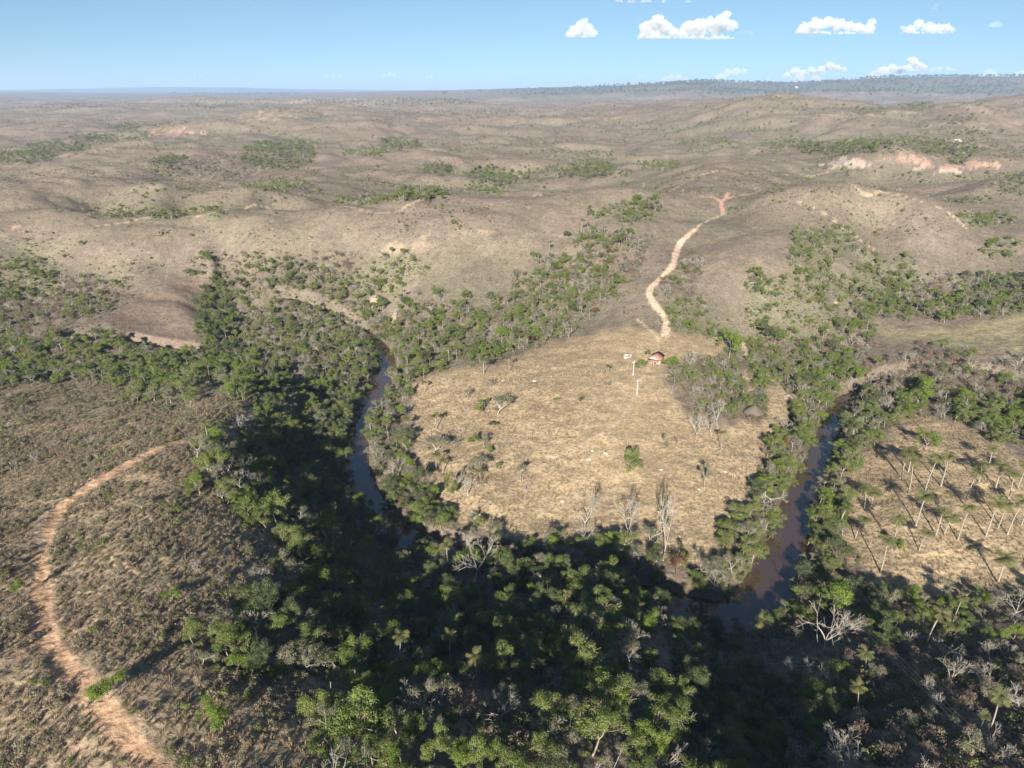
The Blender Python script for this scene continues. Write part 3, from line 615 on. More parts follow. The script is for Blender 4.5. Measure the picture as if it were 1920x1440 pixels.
MWI = plain('wire', (.25, .25, .25)); MR = plain('pale_rock', (.52, .46, .40), (.36, .31, .27), 2.0); MGL = plain('window_dark', (.03, .035, .04), rough=.3); MPO = plain('weathered_post', (.50, .45, .38), (.33, .29, .24), 5)

# --- tiled house
def gable(bd, L, Wd, z0, rise, over=.5, th=.14, ctr=(0, 0)):
    for sg in (-1, 1):
        y1 = sg * (Wd / 2 + over); ze = z0 - rise * over / (Wd / 2); a = L / 2 + over
        n_ = 9
        for i in range(n_):                       # courses of tiles, each a little proud of the next
            q0 = i / n_; q1 = (i + 1) / n_ + .015; ya, yb = y1 * (1 - q0), y1 * (1 - q1); za = ze + (z0 + rise - ze) * q0 + .03; zb = ze + (z0 + rise - ze) * q1
            v = [(-a + ctr[0], ya + ctr[1], za), (a + ctr[0], ya + ctr[1], za), (a + ctr[0], yb + ctr[1], zb), (-a + ctr[0], yb + ctr[1], zb)]; v = v + [(p[0], p[1], p[2] + th * .5) for p in v]
            bd.add(v, [[0, 1, 2, 3], [4, 7, 6, 5], [0, 4, 5, 1], [2, 6, 7, 3], [0, 3, 7, 4], [1, 5, 6, 2]], .5)
hx, hy, hzz = pix(1233, 684); hr = R(62)
house = root('house', (hx, hy + 3, hzz - .1), hr, 'small white farmhouse with a red clay tile roof at the head of the meadow', 'house')
L_, W_ = 8.5, 6.0
bd = B(); boxm(bd, (-L_ / 2, 0, 1.4), (.2, W_, 2.8)); boxm(bd, (L_ / 2, 0, 1.4), (.2, W_, 2.8)); boxm(bd, (0, -W_ / 2, 1.4), (L_ - .2, .2, 2.8)); boxm(bd, (0, W_ / 2, 1.4), (L_ - .2, .2, 2.8))
for sg in (-1, 1): bd.add([(sg * L_ / 2, -W_ / 2, 2.8), (sg * L_ / 2, W_ / 2, 2.8), (sg * L_ / 2, .02, 4.35), (sg * L_ / 2, -.02, 4.35)], [[0, 1, 2, 3]], .5)
part('wall', bd, MW, house); bd = B(); gable(bd, L_, W_, 2.85, 1.6); part('roof', bd, MT, house)
bd = B(); v = [(-L_ / 2 - 2.6, -3.2, 2.1), (-L_ / 2 - .1, -3.2, 2.65), (-L_ / 2 - .1, 3.2, 2.65), (-L_ / 2 - 2.6, 3.2, 2.1)]; v += [(a, b_, c_ + .12) for a, b_, c_ in v]; bd.add(v, [[0, 3, 2, 1], [4, 5, 6, 7], [0, 1, 5, 4], [1, 2, 6, 5], [2, 3, 7, 6], [3, 0, 4, 7]], .5); part('porch_roof', bd, MT, house)
for yy_ in (-3, 0, 3): bd = B(); tube(bd, (-L_ / 2 - 2.4, yy_, 0), (-L_ / 2 - 2.4, yy_, 2.15), .09, .09, 6); part('post', bd, MD, house)
bd = B(); boxm(bd, (-L_ / 2 - .12, -.8, 1.05), (.06, .9, 2.1)); part('door', bd, MD, house)
for (a, b_, c_) in ((-L_ / 2 - .12, 1.6, 0), (-1.8, -W_ / 2 - .12, 1), (1.8, -W_ / 2 - .12, 1)):
    bd = B(); boxm(bd, (a, b_, 1.5), (.06, 1.0, 1.0) if not c_ else (1.0, .06, 1.0)); wn = part('window', bd, MD, house); bd = B(); boxm(bd, (a - (.04 if not c_ else 0), b_ - (.04 if c_ else 0), 1.5), (.05, .8, .8) if not c_ else (.8, .05, .8)); part('pane', bd, MGL, wn)
HERO_OCC.append((hx, hy + 3, 5)); house.scale = (.64, .64, .64)
# --- white walled enclosure
ex, ey, ez = pix(1176, 670); en = root('walled_enclosure', (ex, ey, ez - .1), R(18), 'low whitewashed roofless walls on the grass left of the tiled house', 'ruin')
bd = B(); 
for c_, s_ in (((-2.6, 0, .6), (.3, 3.4, 1.3)), ((2.6, .4, .9), (.3, 2.6, 1.9)), ((0, -1.7, .45), (4.8, .3, 1.0)), ((.6, 1.7, .9), (3.6, .3, 1.9)), ((0, .2, .35), (.25, 2.9, .8))): boxm(bd, c_, s_)
part('wall', bd, MW, en); bd = B(); boxm(bd, (1.3, .4, 1.95), (2.3, 2.3, .1), .05); part('roof_slab', bd, MG, en); bd = B(); boxm(bd, (-1.3, .1, .2), (1.8, 1.6, .35), .2); part('trough', bd, MG, en); HERO_OCC.append((ex, ey, 3)); en.scale = (.5, .5, .5)
# --- thatched hut
tx, ty, tz = pix(1412, 781); hut = root('thatched_hut', (tx, ty, tz - .1), R(12), 'small grey brown thatched hut among bushes right of the grove', 'hut')
bd = B(); k_ = 14; rings = [(2.9, 1.5), (2.5, 2.0), (1.8, 2.7), (1.0, 3.3), (.15, 3.75)]
for i in range(len(rings) - 1):
    for j in range(k_):
        a0, a1 = j / k_ * 6.2832, (j + 1) / k_ * 6.2832; r0, z0 = rings[i]; r1, z1 = rings[i + 1]; jj = .06 * math.sin(j * 5 + i)
        bd.add([(r0 * 1.15 * math.cos(a0), r0 * math.sin(a0), z0 - jj), (r0 * 1.15 * math.cos(a1), r0 * math.sin(a1), z0 - jj), (r1 * 1.15 * math.cos(a1), r1 * math.sin(a1), z1 + .05), (r1 * 1.15 * math.cos(a0), r1 * math.sin(a0), z1 + .05)], [[0, 1, 2, 3]], .5)
part('roof', bd, MTH, hut); bd = B()
for j in range(10):
    a0, a1 = j / 10 * 6.2832, (j + 1) / 10 * 6.2832; bd.add([(2.3 * math.cos(a0), 2.0 * math.sin(a0), 0), (2.3 * math.cos(a1), 2.0 * math.sin(a1), 0), (2.3 * math.cos(a1), 2.0 * math.sin(a1), 1.9), (2.3 * math.cos(a0), 2.0 * math.sin(a0), 1.9)], [[0, 1, 2, 3]], .5)
part('wall', bd, MD, hut); HERO_OCC.append((tx, ty, 3.6))
# --- utility poles and wires
def pole(x, y, lab, h=5.3):
    z = float(hgt(x, y)); p = root('utility_pole', (x, y, z), R(20), lab, 'utility pole', 'power line poles')
    bd = B(); tube(bd, (0, 0, -.3), (0, 0, h), .13, .09, 8); part('shaft', bd, MG, p); bd = B(); boxm(bd, (0, -.15, h - .5), (1.5, .09, .1)); part('crossarm', bd, MG, p)
    for a in (-.65, 0, .65): bd = B(); tube(bd, (a, -.15, h - .44), (a, -.15, h - .22), .05, .035, 6); part('insulator', bd, MW, p)
    HERO_OCC.append((x, y, 2)); c_, s_ = math.cos(R(20)), math.sin(R(20)); return [(x + a * c_ + .15 * s_, y + a * s_ - .15 * c_, z + h - .22) for a in (-.65, 0, .65)]
pa = pix(1194, 741); pb = pix(1187, 704)
TA = pole(pa[0], pa[1], 'nearer white concrete utility pole standing in the tan meadow'); TB = pole(pb[0], pb[1], 'farther white concrete utility pole on the grass left of the house')
TC = pole(59, 38, 'white utility pole in the thicket below the right river reach', 7.5)
for s_, e_, lab in ((TA, TB, 'short power wires between the two meadow poles'), (TA, TC, 'long thin power wires crossing over the muddy river bend')):
    L0 = math.dist(s_[1], e_[1]); sag = L0 * .018; pl_ = root('power_line', (0, 0, 0), 0, lab, 'power line')
    for q in range(3):
        bd = B(); a, b_ = np.array(s_[q]), np.array(e_[q]); P_ = [a + (b_ - a) * t_ - np.array([0, 0, 4 * sag * t_ * (1 - t_)]) for t_ in np.linspace(0, 1, 15)]
        for i in range(14): tube(bd, P_[i], P_[i + 1], .009, .009, 4)
        part('wire', bd, MWI, pl_)
# --- post fence over the meadow
fp = pixpoly([(928, 712), (960, 716), (1000, 716), (1045, 709), (1080, 703), (1120, 700), (1150, 696), (1178, 692)]); fl = smooth(fp, 8); dd_ = np.concatenate([[0], np.cumsum(np.hypot(*np.diff(fl, axis=0).T))])
fx, fy = fl[0]; fz = float(hgt(fx, fy)); fe = root('post_fence', (fx, fy, fz), 0, 'line of pale weathered fence posts across the upper meadow', 'fence'); prev = None; wires = B()
for s_ in np.arange(0, dd_[-1], 1.9):
    x = np.interp(s_, dd_, fl[:, 0]); y = np.interp(s_, dd_, fl[:, 1]); z = float(hgt(x, y)); hgt_ = rng.uniform(.9, 1.35); bd = B(); o_ = (x - fx, y - fy, z - fz); tp = (o_[0] + rng.normal() * .08, o_[1] + rng.normal() * .08, o_[2] + hgt_); tube(bd, (o_[0], o_[1], o_[2] - .2), tp, .065, .055, 6); part('post', bd, MPO, fe)
    if prev:
        for q in (.45, .85): tube(wires, (prev[0], prev[1], prev[2] + q), (o_[0], o_[1], o_[2] + q), .01, .01, 3)
    prev = o_
part('wire', wires, MWI, fe)
# --- pale boulders
for i, (u, v, r, lab) in enumerate([(1110, 846, .35, 'small pale boulder in the meadow above the bare dirt patch'), (1104, 863, .5, 'pale boulder on the meadow left of the white trunked green tree'), (1239, 882, .4, 'pale boulder on the meadow right of the white trunked green tree'), (1055, 941, .45, 'pale boulder on the meadow left of the bare trees'),
      (1360, 886, .4, 'pale boulder near the right edge of the meadow'), (1135, 852, .55, 'pale stone beside the bare dirt patch in the meadow'), (1310, 918, .3, 'small stone left of the leaning half bare meadow tree'), (944, 715, .5, 'pale rock at the left end of the fence line'), (1002, 716, .55, 'pale rock under the middle of the fence line')]):
    bd = B(); n_ = 7
    for a in range(n_):
        for b_ in range(10):
            def sp_(i_, j_):
                t_ = i_ / n_ * math.pi; q = (j_ % 10) / 10 * 6.2832; rr_ = r * (1 + .22 * math.sin(3 * q + i + 2 * t_) * math.sin(t_) + .12 * math.cos(5 * q + i_)); return (rr_ * math.sin(t_) * math.cos(q) * 1.3, rr_ * math.sin(t_) * math.sin(q), rr_ * math.cos(t_) * .7)
            bd.add([sp_(a, b_), sp_(a + 1, b_), sp_(a + 1, b_ + 1), sp_(a, b_ + 1)], [[0, 1, 2, 3]], .5)
    v_, f_, t_ = bd.out(); x, y, z = pix(u, v); o = link('boulder', mesh_np('boulder', v_, f_, [MR], tint=t_), loc=(x, y, z + r * .1)); tag(o, lab, 'rock', 'boulders on the meadow')
# --- far buildings
for (u, v, s_, lab) in ((1493, 165.5, 3.0, 'tiny white building on top of the rounded far hill'), (1793, 269, 1.0, 'tiny white shed beside the distant pale road on the right')):
    x, y, z = pix(u, v); hb = root('far_house', (x, y, z - .2), R(15), lab, 'house'); bd = B(); boxm(bd, (0, 0, 1.5 * s_), (8 * s_, 5 * s_, 3 * s_)); part('wall', bd, MW, hb); bd = B(); gable(bd, 8 * s_, 5 * s_, 3 * s_, 1.3 * s_, .4 * s_, .15 * s_); part('roof', bd, MW, hb)

# --- palms of the palm field
PF = [(1705, 918, 862, 'palm straight below the round lime tree, darker left one of the pair'), (1735, 919, 847, 'tall palm just below the round lime tree'), (1689, 897, 838, 'palm left of the round lime tree'), (1703, 885, 850, 'short bushy palm left below the round lime tree'), (1764, 913, 852, 'slim dark headed palm right of the round lime tree'),
      (1807, 947, 876, 'tall palm in the middle of the palm field'), (1854, 872, 838, 'topmost palm at the upper edge of the palm field'), (1866, 917, 870, 'palm below the topmost palm of the field'), (1890, 938, 886, 'palm near the right photo edge, second from the edge'), (1908, 916, 863, 'palm nearest the right photo edge'),
      (1717, 987, 926, 'yellow green palm in the left middle of the palm field'), (1672, 1032, 962, 'slim palm behind the lime bush tree low in the field'), (1754, 1007, 960, 'shorter yellowish palm in the centre of the palm field'), (1795, 1015, 952, 'tall thin palm low in the centre of the field'),
      (1848, 1007, 935, 'tall palm low on the right of the field, left of a close pair'), (1871, 992, 938, 'left palm of the close pair low on the right'), (1888, 1005, 934, 'right palm of the close pair low on the right'), (1633, 950, 922, 'small short palm at the left edge of the field'), (1603, 1012, 972, 'palm leaning over the field from the riverside trees'),
      (1651, 1075, 1006, 'nearest tall palm at the lower left of the field'), (1871, 1093, 1042, 'dark full palm at the lower right edge of the field'), (1723, 1033, 993, 'faint slim palm low in the left middle of the field'), (1620, 955, 918, 'dusky palm beside the riverside wood at the field'), (1574, 987, 948, 'palm inside the riverside wood left of the field'),
      (1597, 830, 793, 'palm in the trees at the head of the right river reach'), (1770, 1003, 968, 'thin short palm beside the central yellowish one'), (1835, 905, 868, 'small palm in the upper middle of the palm field'), (1915, 985, 935, 'palm cut by the right photo edge')]
for u, a, b_, l in PF: hero('palm', u, a, b_ - 5, l, 'tall palms scattered over the palm field', wide=36 if a < 1040 else 44)
for u, a, b_, l, wd in [(1619, 1272, 1215, 'yellow green palm alone in the dry thicket at lower right', 36), (1855, 1372, 1290, 'big drooping pale green palm at the lower right corner', 50), (1738, 1205, 1140, 'drooping broad palm just below the palm field', 44), (1231, 1054, 1013, 'short palm left of the tall forked bare tree', 24), (1272, 1040, 1015, 'small palm right of the tall forked bare tree', 18),
      (1247, 1040, 966, 'tall palm close behind the tall forked bare tree', 20), (1351, 847, 806, 'dark leaning palm right of the flat topped bare trees', 16), (907, 704, 668, 'slender palm left at the top edge of the meadow', 20), (955, 698, 664, 'slender palm right at the top edge of the meadow', 16), (796, 738, 712, 'small yellow palm at the meadow top left corner', 18),
      (818, 806, 774, 'palm beside the left meadow edge with long shadow', 22), (767, 810, 778, 'palm in the riverside trees left of the meadow', 24), (818, 882, 845, 'left palm of two by the big fan shaped bare tree', 26), (831, 886, 862, 'right palm of two by the big fan shaped bare tree', 24), (902, 905, 878, 'dark palm right of the big fan shaped bare tree', 24),
      (1140, 704, 684, 'small lone palm on the meadow left of the poles', 16), (1212, 676, 655, 'small palm touching the left side of the tiled house', 16)]:
    hero('palm', u, a, b_, l, 'palms around the meadow and woods', wide=wd)
# --- trees that stand out
HT = [('green', 1187, 890, 838, 'round green tree with a white trunk alone in the meadow', 38), ('grey', 1321, 918, 868, 'leaning half bare tree near the right side of the meadow', 26), ('bare', 1098, 1000, 915, 'leafless tree on the lower meadow, left of two', 50), ('bare', 1182, 1014, 930, 'leafless tree on the lower meadow, right of two', 50),
      ('bare', 1243, 1052, 920, 'tall forked bare tree with palms at the lower meadow edge', 44), ('bare', 1307, 822, 776, 'flat topped pale bare tree on the meadow below the grove, left', 44), ('bare', 1334, 818, 778, 'flat topped pale bare tree on the meadow below the grove, right', 34), ('grey', 1246, 838, 812, 'small grey tree in the middle right of the meadow', 16), ('brown', 1267, 832, 818, 'tiny round bare tree in the middle right of the meadow', 14),
      ('brown', 921, 727, 707, 'round olive brown tree in the upper left meadow', 26), ('bare', 844, 728, 708, 'small white bare tree near the meadow top left', 18), ('grey', 877, 751, 728, 'low grey green tree in the upper left meadow', 26), ('grey', 934, 778, 736, 'wide grey tree in the big clump of the left meadow', 50), ('green', 907, 776, 745, 'dense green tree in the big clump of the left meadow', 30), ('lime', 915, 762, 743, 'lime green small tree in the big clump of the left meadow', 10),
      ('lime', 1043, 754, 744, 'tiny lime green tree in the upper middle of the meadow', 12), ('dark', 1088, 756, 743, 'tiny dark topped tree in the upper middle of the meadow', 14), ('dark', 926, 802, 788, 'small dark green tree below the big meadow clump', 20), ('grey', 815, 852, 812, 'wide grey umbrella tree on the left meadow edge', 62), ('bare', 862, 818, 796, 'small bare tree in the left meadow', 18),
      ('green', 885, 836, 812, 'mid green tree in the left meadow', 28), ('grey', 908, 838, 812, 'grey tree right of the mid green one in the left meadow', 24), ('lime', 918, 852, 836, 'yellow green small tree in the lower left meadow', 14), ('bare', 932, 852, 832, 'small bare tree beside the yellow green one', 18), ('grey', 897, 890, 856, 'pale flat topped grey tree above the fan shaped bare tree', 40),
      ('bare', 878, 930, 880, 'big fan shaped bare tree at the lower left of the meadow', 60), ('green', 842, 930, 878, 'large green tree left of the fan shaped bare tree', 40), ('green', 935, 880, 866, 'small green tree in the lower left meadow', 14), ('grey', 976, 902, 868, 'slim grey tree in the left half of the meadow', 20), ('bare', 988, 928, 900, 'slim bare tree in the lower left half of the meadow', 22), ('bare', 1060, 910, 898, 'tiny bare sapling in the lower middle of the meadow', 10),
      ('grey', 1133, 728, 712, 'low silvery tree near the small lone palm', 26), ('grey', 1217, 1020, 985, 'brownish half bare tree at the lower meadow edge', 40),
      ('bare', 891, 1094, 1014, 'big white bare tree spreading over the dark shade', 104), ('bare', 1546, 1228, 1125, 'big pinkish white bare tree below the right river reach', 86), ('bare', 1487, 1290, 1236, 'white bare tree left of the lone yellow green palm', 56), ('bare', 1782, 1292, 1232, 'pale bare tree in the dry thicket, right of the lone palm', 50),
      ('bare', 1848, 1290, 1250, 'crooked bare tree above the big drooping palm', 50), ('bare', 1560, 1425, 1360, 'crooked white bare tree at the bottom right', 62), ('bare', 1895, 1160, 1110, 'wide pale bare tree at the right edge below the field', 60), ('bare', 1445, 945, 905, 'white spreading bare tree on the right river bank', 56), ('bare', 1335, 1110, 1065, 'white bare tree at the bottom of the river bank wood', 40), ('bare', 720, 1010, 985, 'bare white tree at the shaded bluff top', 34), ('bare', 740, 905, 868, 'pink grey bare tree on the meadow bank of the left river', 44),
      ('bare', 1290, 690, 655, 'grey bare tree in the grove right of the house', 36), ('bare', 1345, 800, 745, 'tall grey leafless tree at the foot of the grove', 36), ('bare', 490, 545, 520, 'pale bare tree above the dark ravine', 30),
      ('lime', 204, 1314, 1268, 'round lime green tree beside the near dirt track', 58), ('lime', 403, 1376, 1322, 'round bright green tree right of the near track', 54), ('lime', 347, 1338, 1318, 'little bright green tree between two round ones', 20), ('lime', 46, 1122, 1082, 'bright green tree left of the dirt track', 28), ('green', 812, 1436, 1368, 'tall mid green tree at the bottom, left of the dim slope', 60), ('green', 690, 1400, 1300, 'largest mid green tree at the bottom', 100), ('green', 905, 1436, 1366, 'pale green tree at the bottom beside the dim slope', 58),
      ('lime', 1570, 1170, 1096, 'wide vivid green tree beside the right river mouth', 96), ('lime', 1722, 752, 704, 'rounded bright green tree at the head of the palm field', 62), ('lime', 1735, 846, 808, 'round lime tree alone at the top of the palm field', 40), ('lime', 1683, 1046, 1008, 'lime bush tree low in the palm field', 24), ('green', 520, 985, 922, 'large bright green tree at the edge of the left shaded wood', 82), ('green', 410, 900, 838, 'green tree at the end of the shrubby ridge', 76), ('green', 455, 905, 866, 'small green tree right of the ridge end tree', 40), ('green', 590, 1120, 1060, 'green tree on the edge of the left hill', 72),
      ('lime', 1262, 690, 668, 'vivid green tree touching the right side of the house', 40), ('lime', 1366, 672, 618, 'tall yellow green bushy clump above the grove', 46), ('dark', 1436, 640, 602, 'dark round tree at the top of the right valley', 40), ('green', 1452, 645, 612, 'bright round tree right of the dark round tree', 38), ('lime', 940, 645, 615, 'vivid green round tree on the wooded slope', 44), ('green', 1200, 690, 672, 'low green tree behind the farther pole', 24),
      ('rust', 960, 1222, 1182, 'rust orange tree alone in the dark shade', 46), ('rust', 1268, 1082, 1042, 'rust brown tree at the lower right meadow edge', 54), ('rust', 898, 1118, 1096, 'small rust tree under the big white bare tree', 22), ('rust', 732, 1010, 990, 'reddish little tree at the shaded bluff top', 22), ('rust', 1040, 1330, 1300, 'brownish orange tree on the dim slope', 34),
      ('green', 1120, 1170, 1128, 'sunlit green tree at the top of the near spur', 92), ('green', 1190, 1160, 1138, 'flat sunlit green tree on the near spur top', 60), ('lime', 1045, 1108, 1086, 'pale lime tree glowing in the dark shade', 46), ('green', 1110, 1420, 1350, 'wide sunlit green tree at the bottom centre', 100), ('green', 1080, 1300, 1258, 'sunlit green tree right of the dim slope', 60), ('lime', 1000, 1410, 1380, 'small vivid green tree on the dim slope', 22)]
for k, u, a, b_, l, wd in HT: hero(k, u, a, b_, l, 'trees standing out around the meadow', wide=wd)

# --- skyline trees on the far plateau
sx, sy, sz, ss_ = [], [], [], []
for (u0, u1, v, n_, s_) in ((1248, 1336, 158.5, 60, 3.2), (1538, 1580, 153, 16, 2.4), (1120, 1160, 165, 12, 2), (1440, 1450, 158.5, 4, 2.6), (1620, 1640, 152, 5, 2.4), (1835, 1845, 151, 3, 2.2), (1030, 1100, 168, 10, 1.6), (940, 960, 176, 5, 1.6), (830, 836, 176, 5, 3.5), (310, 560, 176, 40, 2.5), (1200, 1250, 162, 16, 2.4), (1340, 1900, 157, 40, 1.6)):
    for i in range(n_):
        u = u0 + (u1 - u0) * (i + rng.random()) / n_; x, y, z = pix(u, v + 1.2)
        if y > 24000: x, y, z = pix(u, v + 4)
        sx.append(x); sy.append(y); sz.append(z); ss_.append(s_ * rng.uniform(.6, 1.2))
scatter('far_windbreak', 'dark', np.array(sx), np.array(sy), np.array(sz), np.array(ss_), 'dark rows of trees on the skyline of the far plateau', 'tree line', 1.0)

# --- clouds
def cloudmat(name, dens):
    m = bpy.data.materials.new(name); m.use_nodes = True; t = m.node_tree; t.nodes.remove(t.nodes['Principled BSDF'])
    q = t.nodes.new('ShaderNodeVolumeScatter'); q.inputs['Color'].default_value = (.86, .86, .87, 1); q.inputs['Density'].default_value = dens; q.inputs['Anisotropy'].default_value = 0.0; t.links.new(q.outputs[0], t.nodes['Material Output'].inputs['Volume']); return m
CMAT = {1: cloudmat('cloud_dense', .010), 2: cloudmat('cloud_thin', .0038), 3: cloudmat('cloud_faint', .0013)}
bmc = bmesh.new(); bmesh.ops.create_icosphere(bmc, subdivisions=2, radius=1); ICV = np.array([v.co[:] for v in bmc.verts]); ICF = np.array([[v.index for v in f.verts] for f in bmc.faces]); bmc.free()
def cloud(D, lobes, base, label, mat=1, group='cumulus clouds in the upper sky'):
    """lobes: (u, v, radius px); base: v of the flat underside"""
    vs, fs, n_ = [], [], 0
    def w3(u, v, dy=0):
        dep = math.atan((720 - v) / F) - PITCH; y = D + dy; z = CH + y * math.tan(dep); return np.array([(u - 960) / F * (y * CP + (CH - z) * SP), y, z])
    c0 = w3(sum(l[0] for l in lobes) / len(lobes), base); m = D * CP / F
    for (u, v, r) in lobes:
        c = w3(u, v, rng.normal() * r * m * .4); R_ = r * m; subs = [(c, R_ * .78)]
        for i in range(34):
            d = rng.normal(size=3); d /= np.linalg.norm(d); d[2] = abs(d[2]) * .9 - .3; q = c + d * R_ * rng.uniform(.62, .92); s1 = R_ * rng.uniform(.16, .34); subs.append((q, s1))
            for k_ in range(2):
                e = rng.normal(size=3); e /= np.linalg.norm(e); subs.append((q + e * s1 * .9, s1 * rng.uniform(.3, .5)))
        for i in range(10):
            subs.append((c + np.array([rng.uniform(-1, 1) * R_ * .8, rng.normal() * R_ * .4, 0]) * 1.0 + np.array([0, 0, c0[2] - c[2] + R_ * .12]), R_ * rng.uniform(.14, .28)))
        for (q, s_) in subs:
            p = ICV * s_; n3 = fbm((ICV[:, 0] * 1.7 + q[0] / m * .13), (ICV[:, 1] * 1.7 + ICV[:, 2] * 1.9 + q[2] / m * .17), 4, 5); p = p * (1 + .9 * n3)[:, None] + q
            p[:, 2] = np.maximum(p[:, 2], c0[2] + (p[:, 2] - c0[2]) * .12 + 0); vs.append(p - c0); fs.append(ICF + n_); n_ += len(p)
    me = mesh_np('cloud', np.vstack(vs), np.vstack(fs), [CMAT[mat]]); o = link('cloud', me, loc=tuple(c0))
    md = o.modifiers.new('fuse', 'REMESH'); md.mode = 'VOXEL'; md.voxel_size = m * .8; md.use_smooth_shade = True; dg = bpy.context.evaluated_depsgraph_get(); m2 = bpy.data.meshes.new_from_object(o.evaluated_get(dg), depsgraph=dg); o.modifiers.clear(); m2.materials.clear(); m2.materials.append(CMAT[mat]); o.data = m2; tag(o, label, 'cloud', group); return o
cloud(14000, [(1078, 60, 15), (1090, 48, 13), (1102, 56, 13), (1112, 62, 9), (1068, 64, 8), (1098, 38, 6)], 70, 'white puffy cloud, leftmost of the upper row')
cloud(14500, [(1215, 55, 18), (1232, 40, 15), (1245, 52, 16), (1228, 62, 16), (1262, 60, 12), (1278, 64, 10), (1290, 52, 15), (1310, 48, 16), (1330, 46, 16), (1352, 42, 17), (1362, 28, 10), (1370, 48, 13), (1340, 56, 14), (1310, 60, 14), (1205, 66, 8)], 73, 'largest double humped white cloud in the upper row')
cloud(14000, [(1510, 54, 14), (1530, 46, 15), (1552, 42, 13), (1572, 47, 14), (1592, 50, 12), (1610, 52, 12), (1628, 54, 12), (1634, 42, 9), (1500, 58, 8)], 64, 'long low white cloud right of the largest one')
cloud(14000, [(1705, 56, 11), (1722, 46, 11), (1740, 52, 12), (1758, 54, 11), (1774, 52, 10), (1785, 56, 6), (1692, 52, 5)], 63, 'flat bottomed cloud above the right plateau')
cloud(14000, [(1862, 47, 7), (1870, 44, 6), (1876, 48, 5)], 51, 'tiny white cloud at the upper right', 2)
cloud(13000, [(1751, 16, 6), (1756, 10, 5), (1748, 22, 4)], 30, 'faint wisp above the flat bottomed cloud', 3)
cloud(14000, [(1396, 60, 6), (1408, 61, 6), (1385, 62, 4)], 66, 'faint wisp right of the largest cloud', 3)
cloud(11000, [(1160, -4, 8), (1185, -6, 10), (1215, -6, 10), (1245, -5, 8), (1290, -5, 8), (1205, 2, 4)], 5, 'grey cloud underside cut by the top edge', 1)
LOWC = [(34000, [(1352, 145, 10), (1365, 136, 9), (1380, 134, 9), (1395, 134, 8), (1345, 152, 7)], 156, 'pale low cloud left of the far hilltop building', 2), (34000, [(1490, 134, 9), (1505, 137, 9), (1520, 132, 8), (1540, 132, 10), (1556, 124, 10), (1570, 128, 8), (1582, 130, 6), (1500, 146, 10), (1530, 146, 8), (1475, 142, 8)], 155, 'long ragged low cloud above the far hilltop building', 1),
        (34000, [(1640, 142, 12), (1655, 134, 12), (1672, 128, 10), (1685, 132, 9), (1650, 148, 10)], 152, 'white low cloud rising behind the plateau edge', 1), (33000, [(1700, 128, 9), (1712, 116, 10), (1724, 124, 9), (1732, 126, 7), (1705, 112, 6)], 133, 'upright little white cloud above the right plateau', 1), (33000, [(1748, 130, 5), (1762, 128, 6), (1778, 129, 6), (1788, 131, 4)], 134, 'thin flat low cloud on the right', 2),
        (34000, [(1848, 142, 8), (1855, 134, 7), (1862, 138, 7)], 148, 'faint low cloud near the right edge', 2), (34000, [(1905, 140, 7), (1915, 138, 7), (1895, 143, 5)], 147, 'faint low cloud cut by the right edge', 2), (35000, [(1245, 150, 7), (1258, 144, 7), (1272, 145, 8), (1285, 149, 6)], 156, 'pale low cloud behind the skyline trees', 2),
        (35000, [(1188, 152, 6), (1200, 146, 6), (1212, 150, 5)], 157, 'faint low cloud left of the skyline trees', 3), (35000, [(1118, 150, 5), (1120, 156, 5)], 162, 'small faint upright low cloud', 3), (36000, [(720, 141, 4), (731, 139, 5), (740, 141, 4)], 144, 'small white speck cloud low over the left plateau', 2), (36000, [(800, 146, 5), (808, 145, 5)], 152, 'small round low cloud left of centre', 2),
        (36000, [(700, 142, 3), (688, 142, 3)], 144, 'faint sliver of cloud left of the white speck', 3), (36000, [(612, 143, 3), (625, 142, 3), (636, 143, 3)], 145, 'thin low cloud over the left horizon', 2), (36000, [(365, 142, 3), (375, 142, 3)], 144, 'tiny low cloud far on the left', 2), (36000, [(930, 145, 4), (942, 147, 4), (960, 149, 3)], 151, 'faint low cloud near the centre', 3), (34000, [(1420, 150, 6), (1440, 148, 6), (1455, 150, 5)], 156, 'faint veil of low cloud between two whiter ones', 3)]
for D_, lb, bs, l, mt_ in LOWC: cloud(D_, lb, bs, l, mt_, 'low clouds along the horizon')

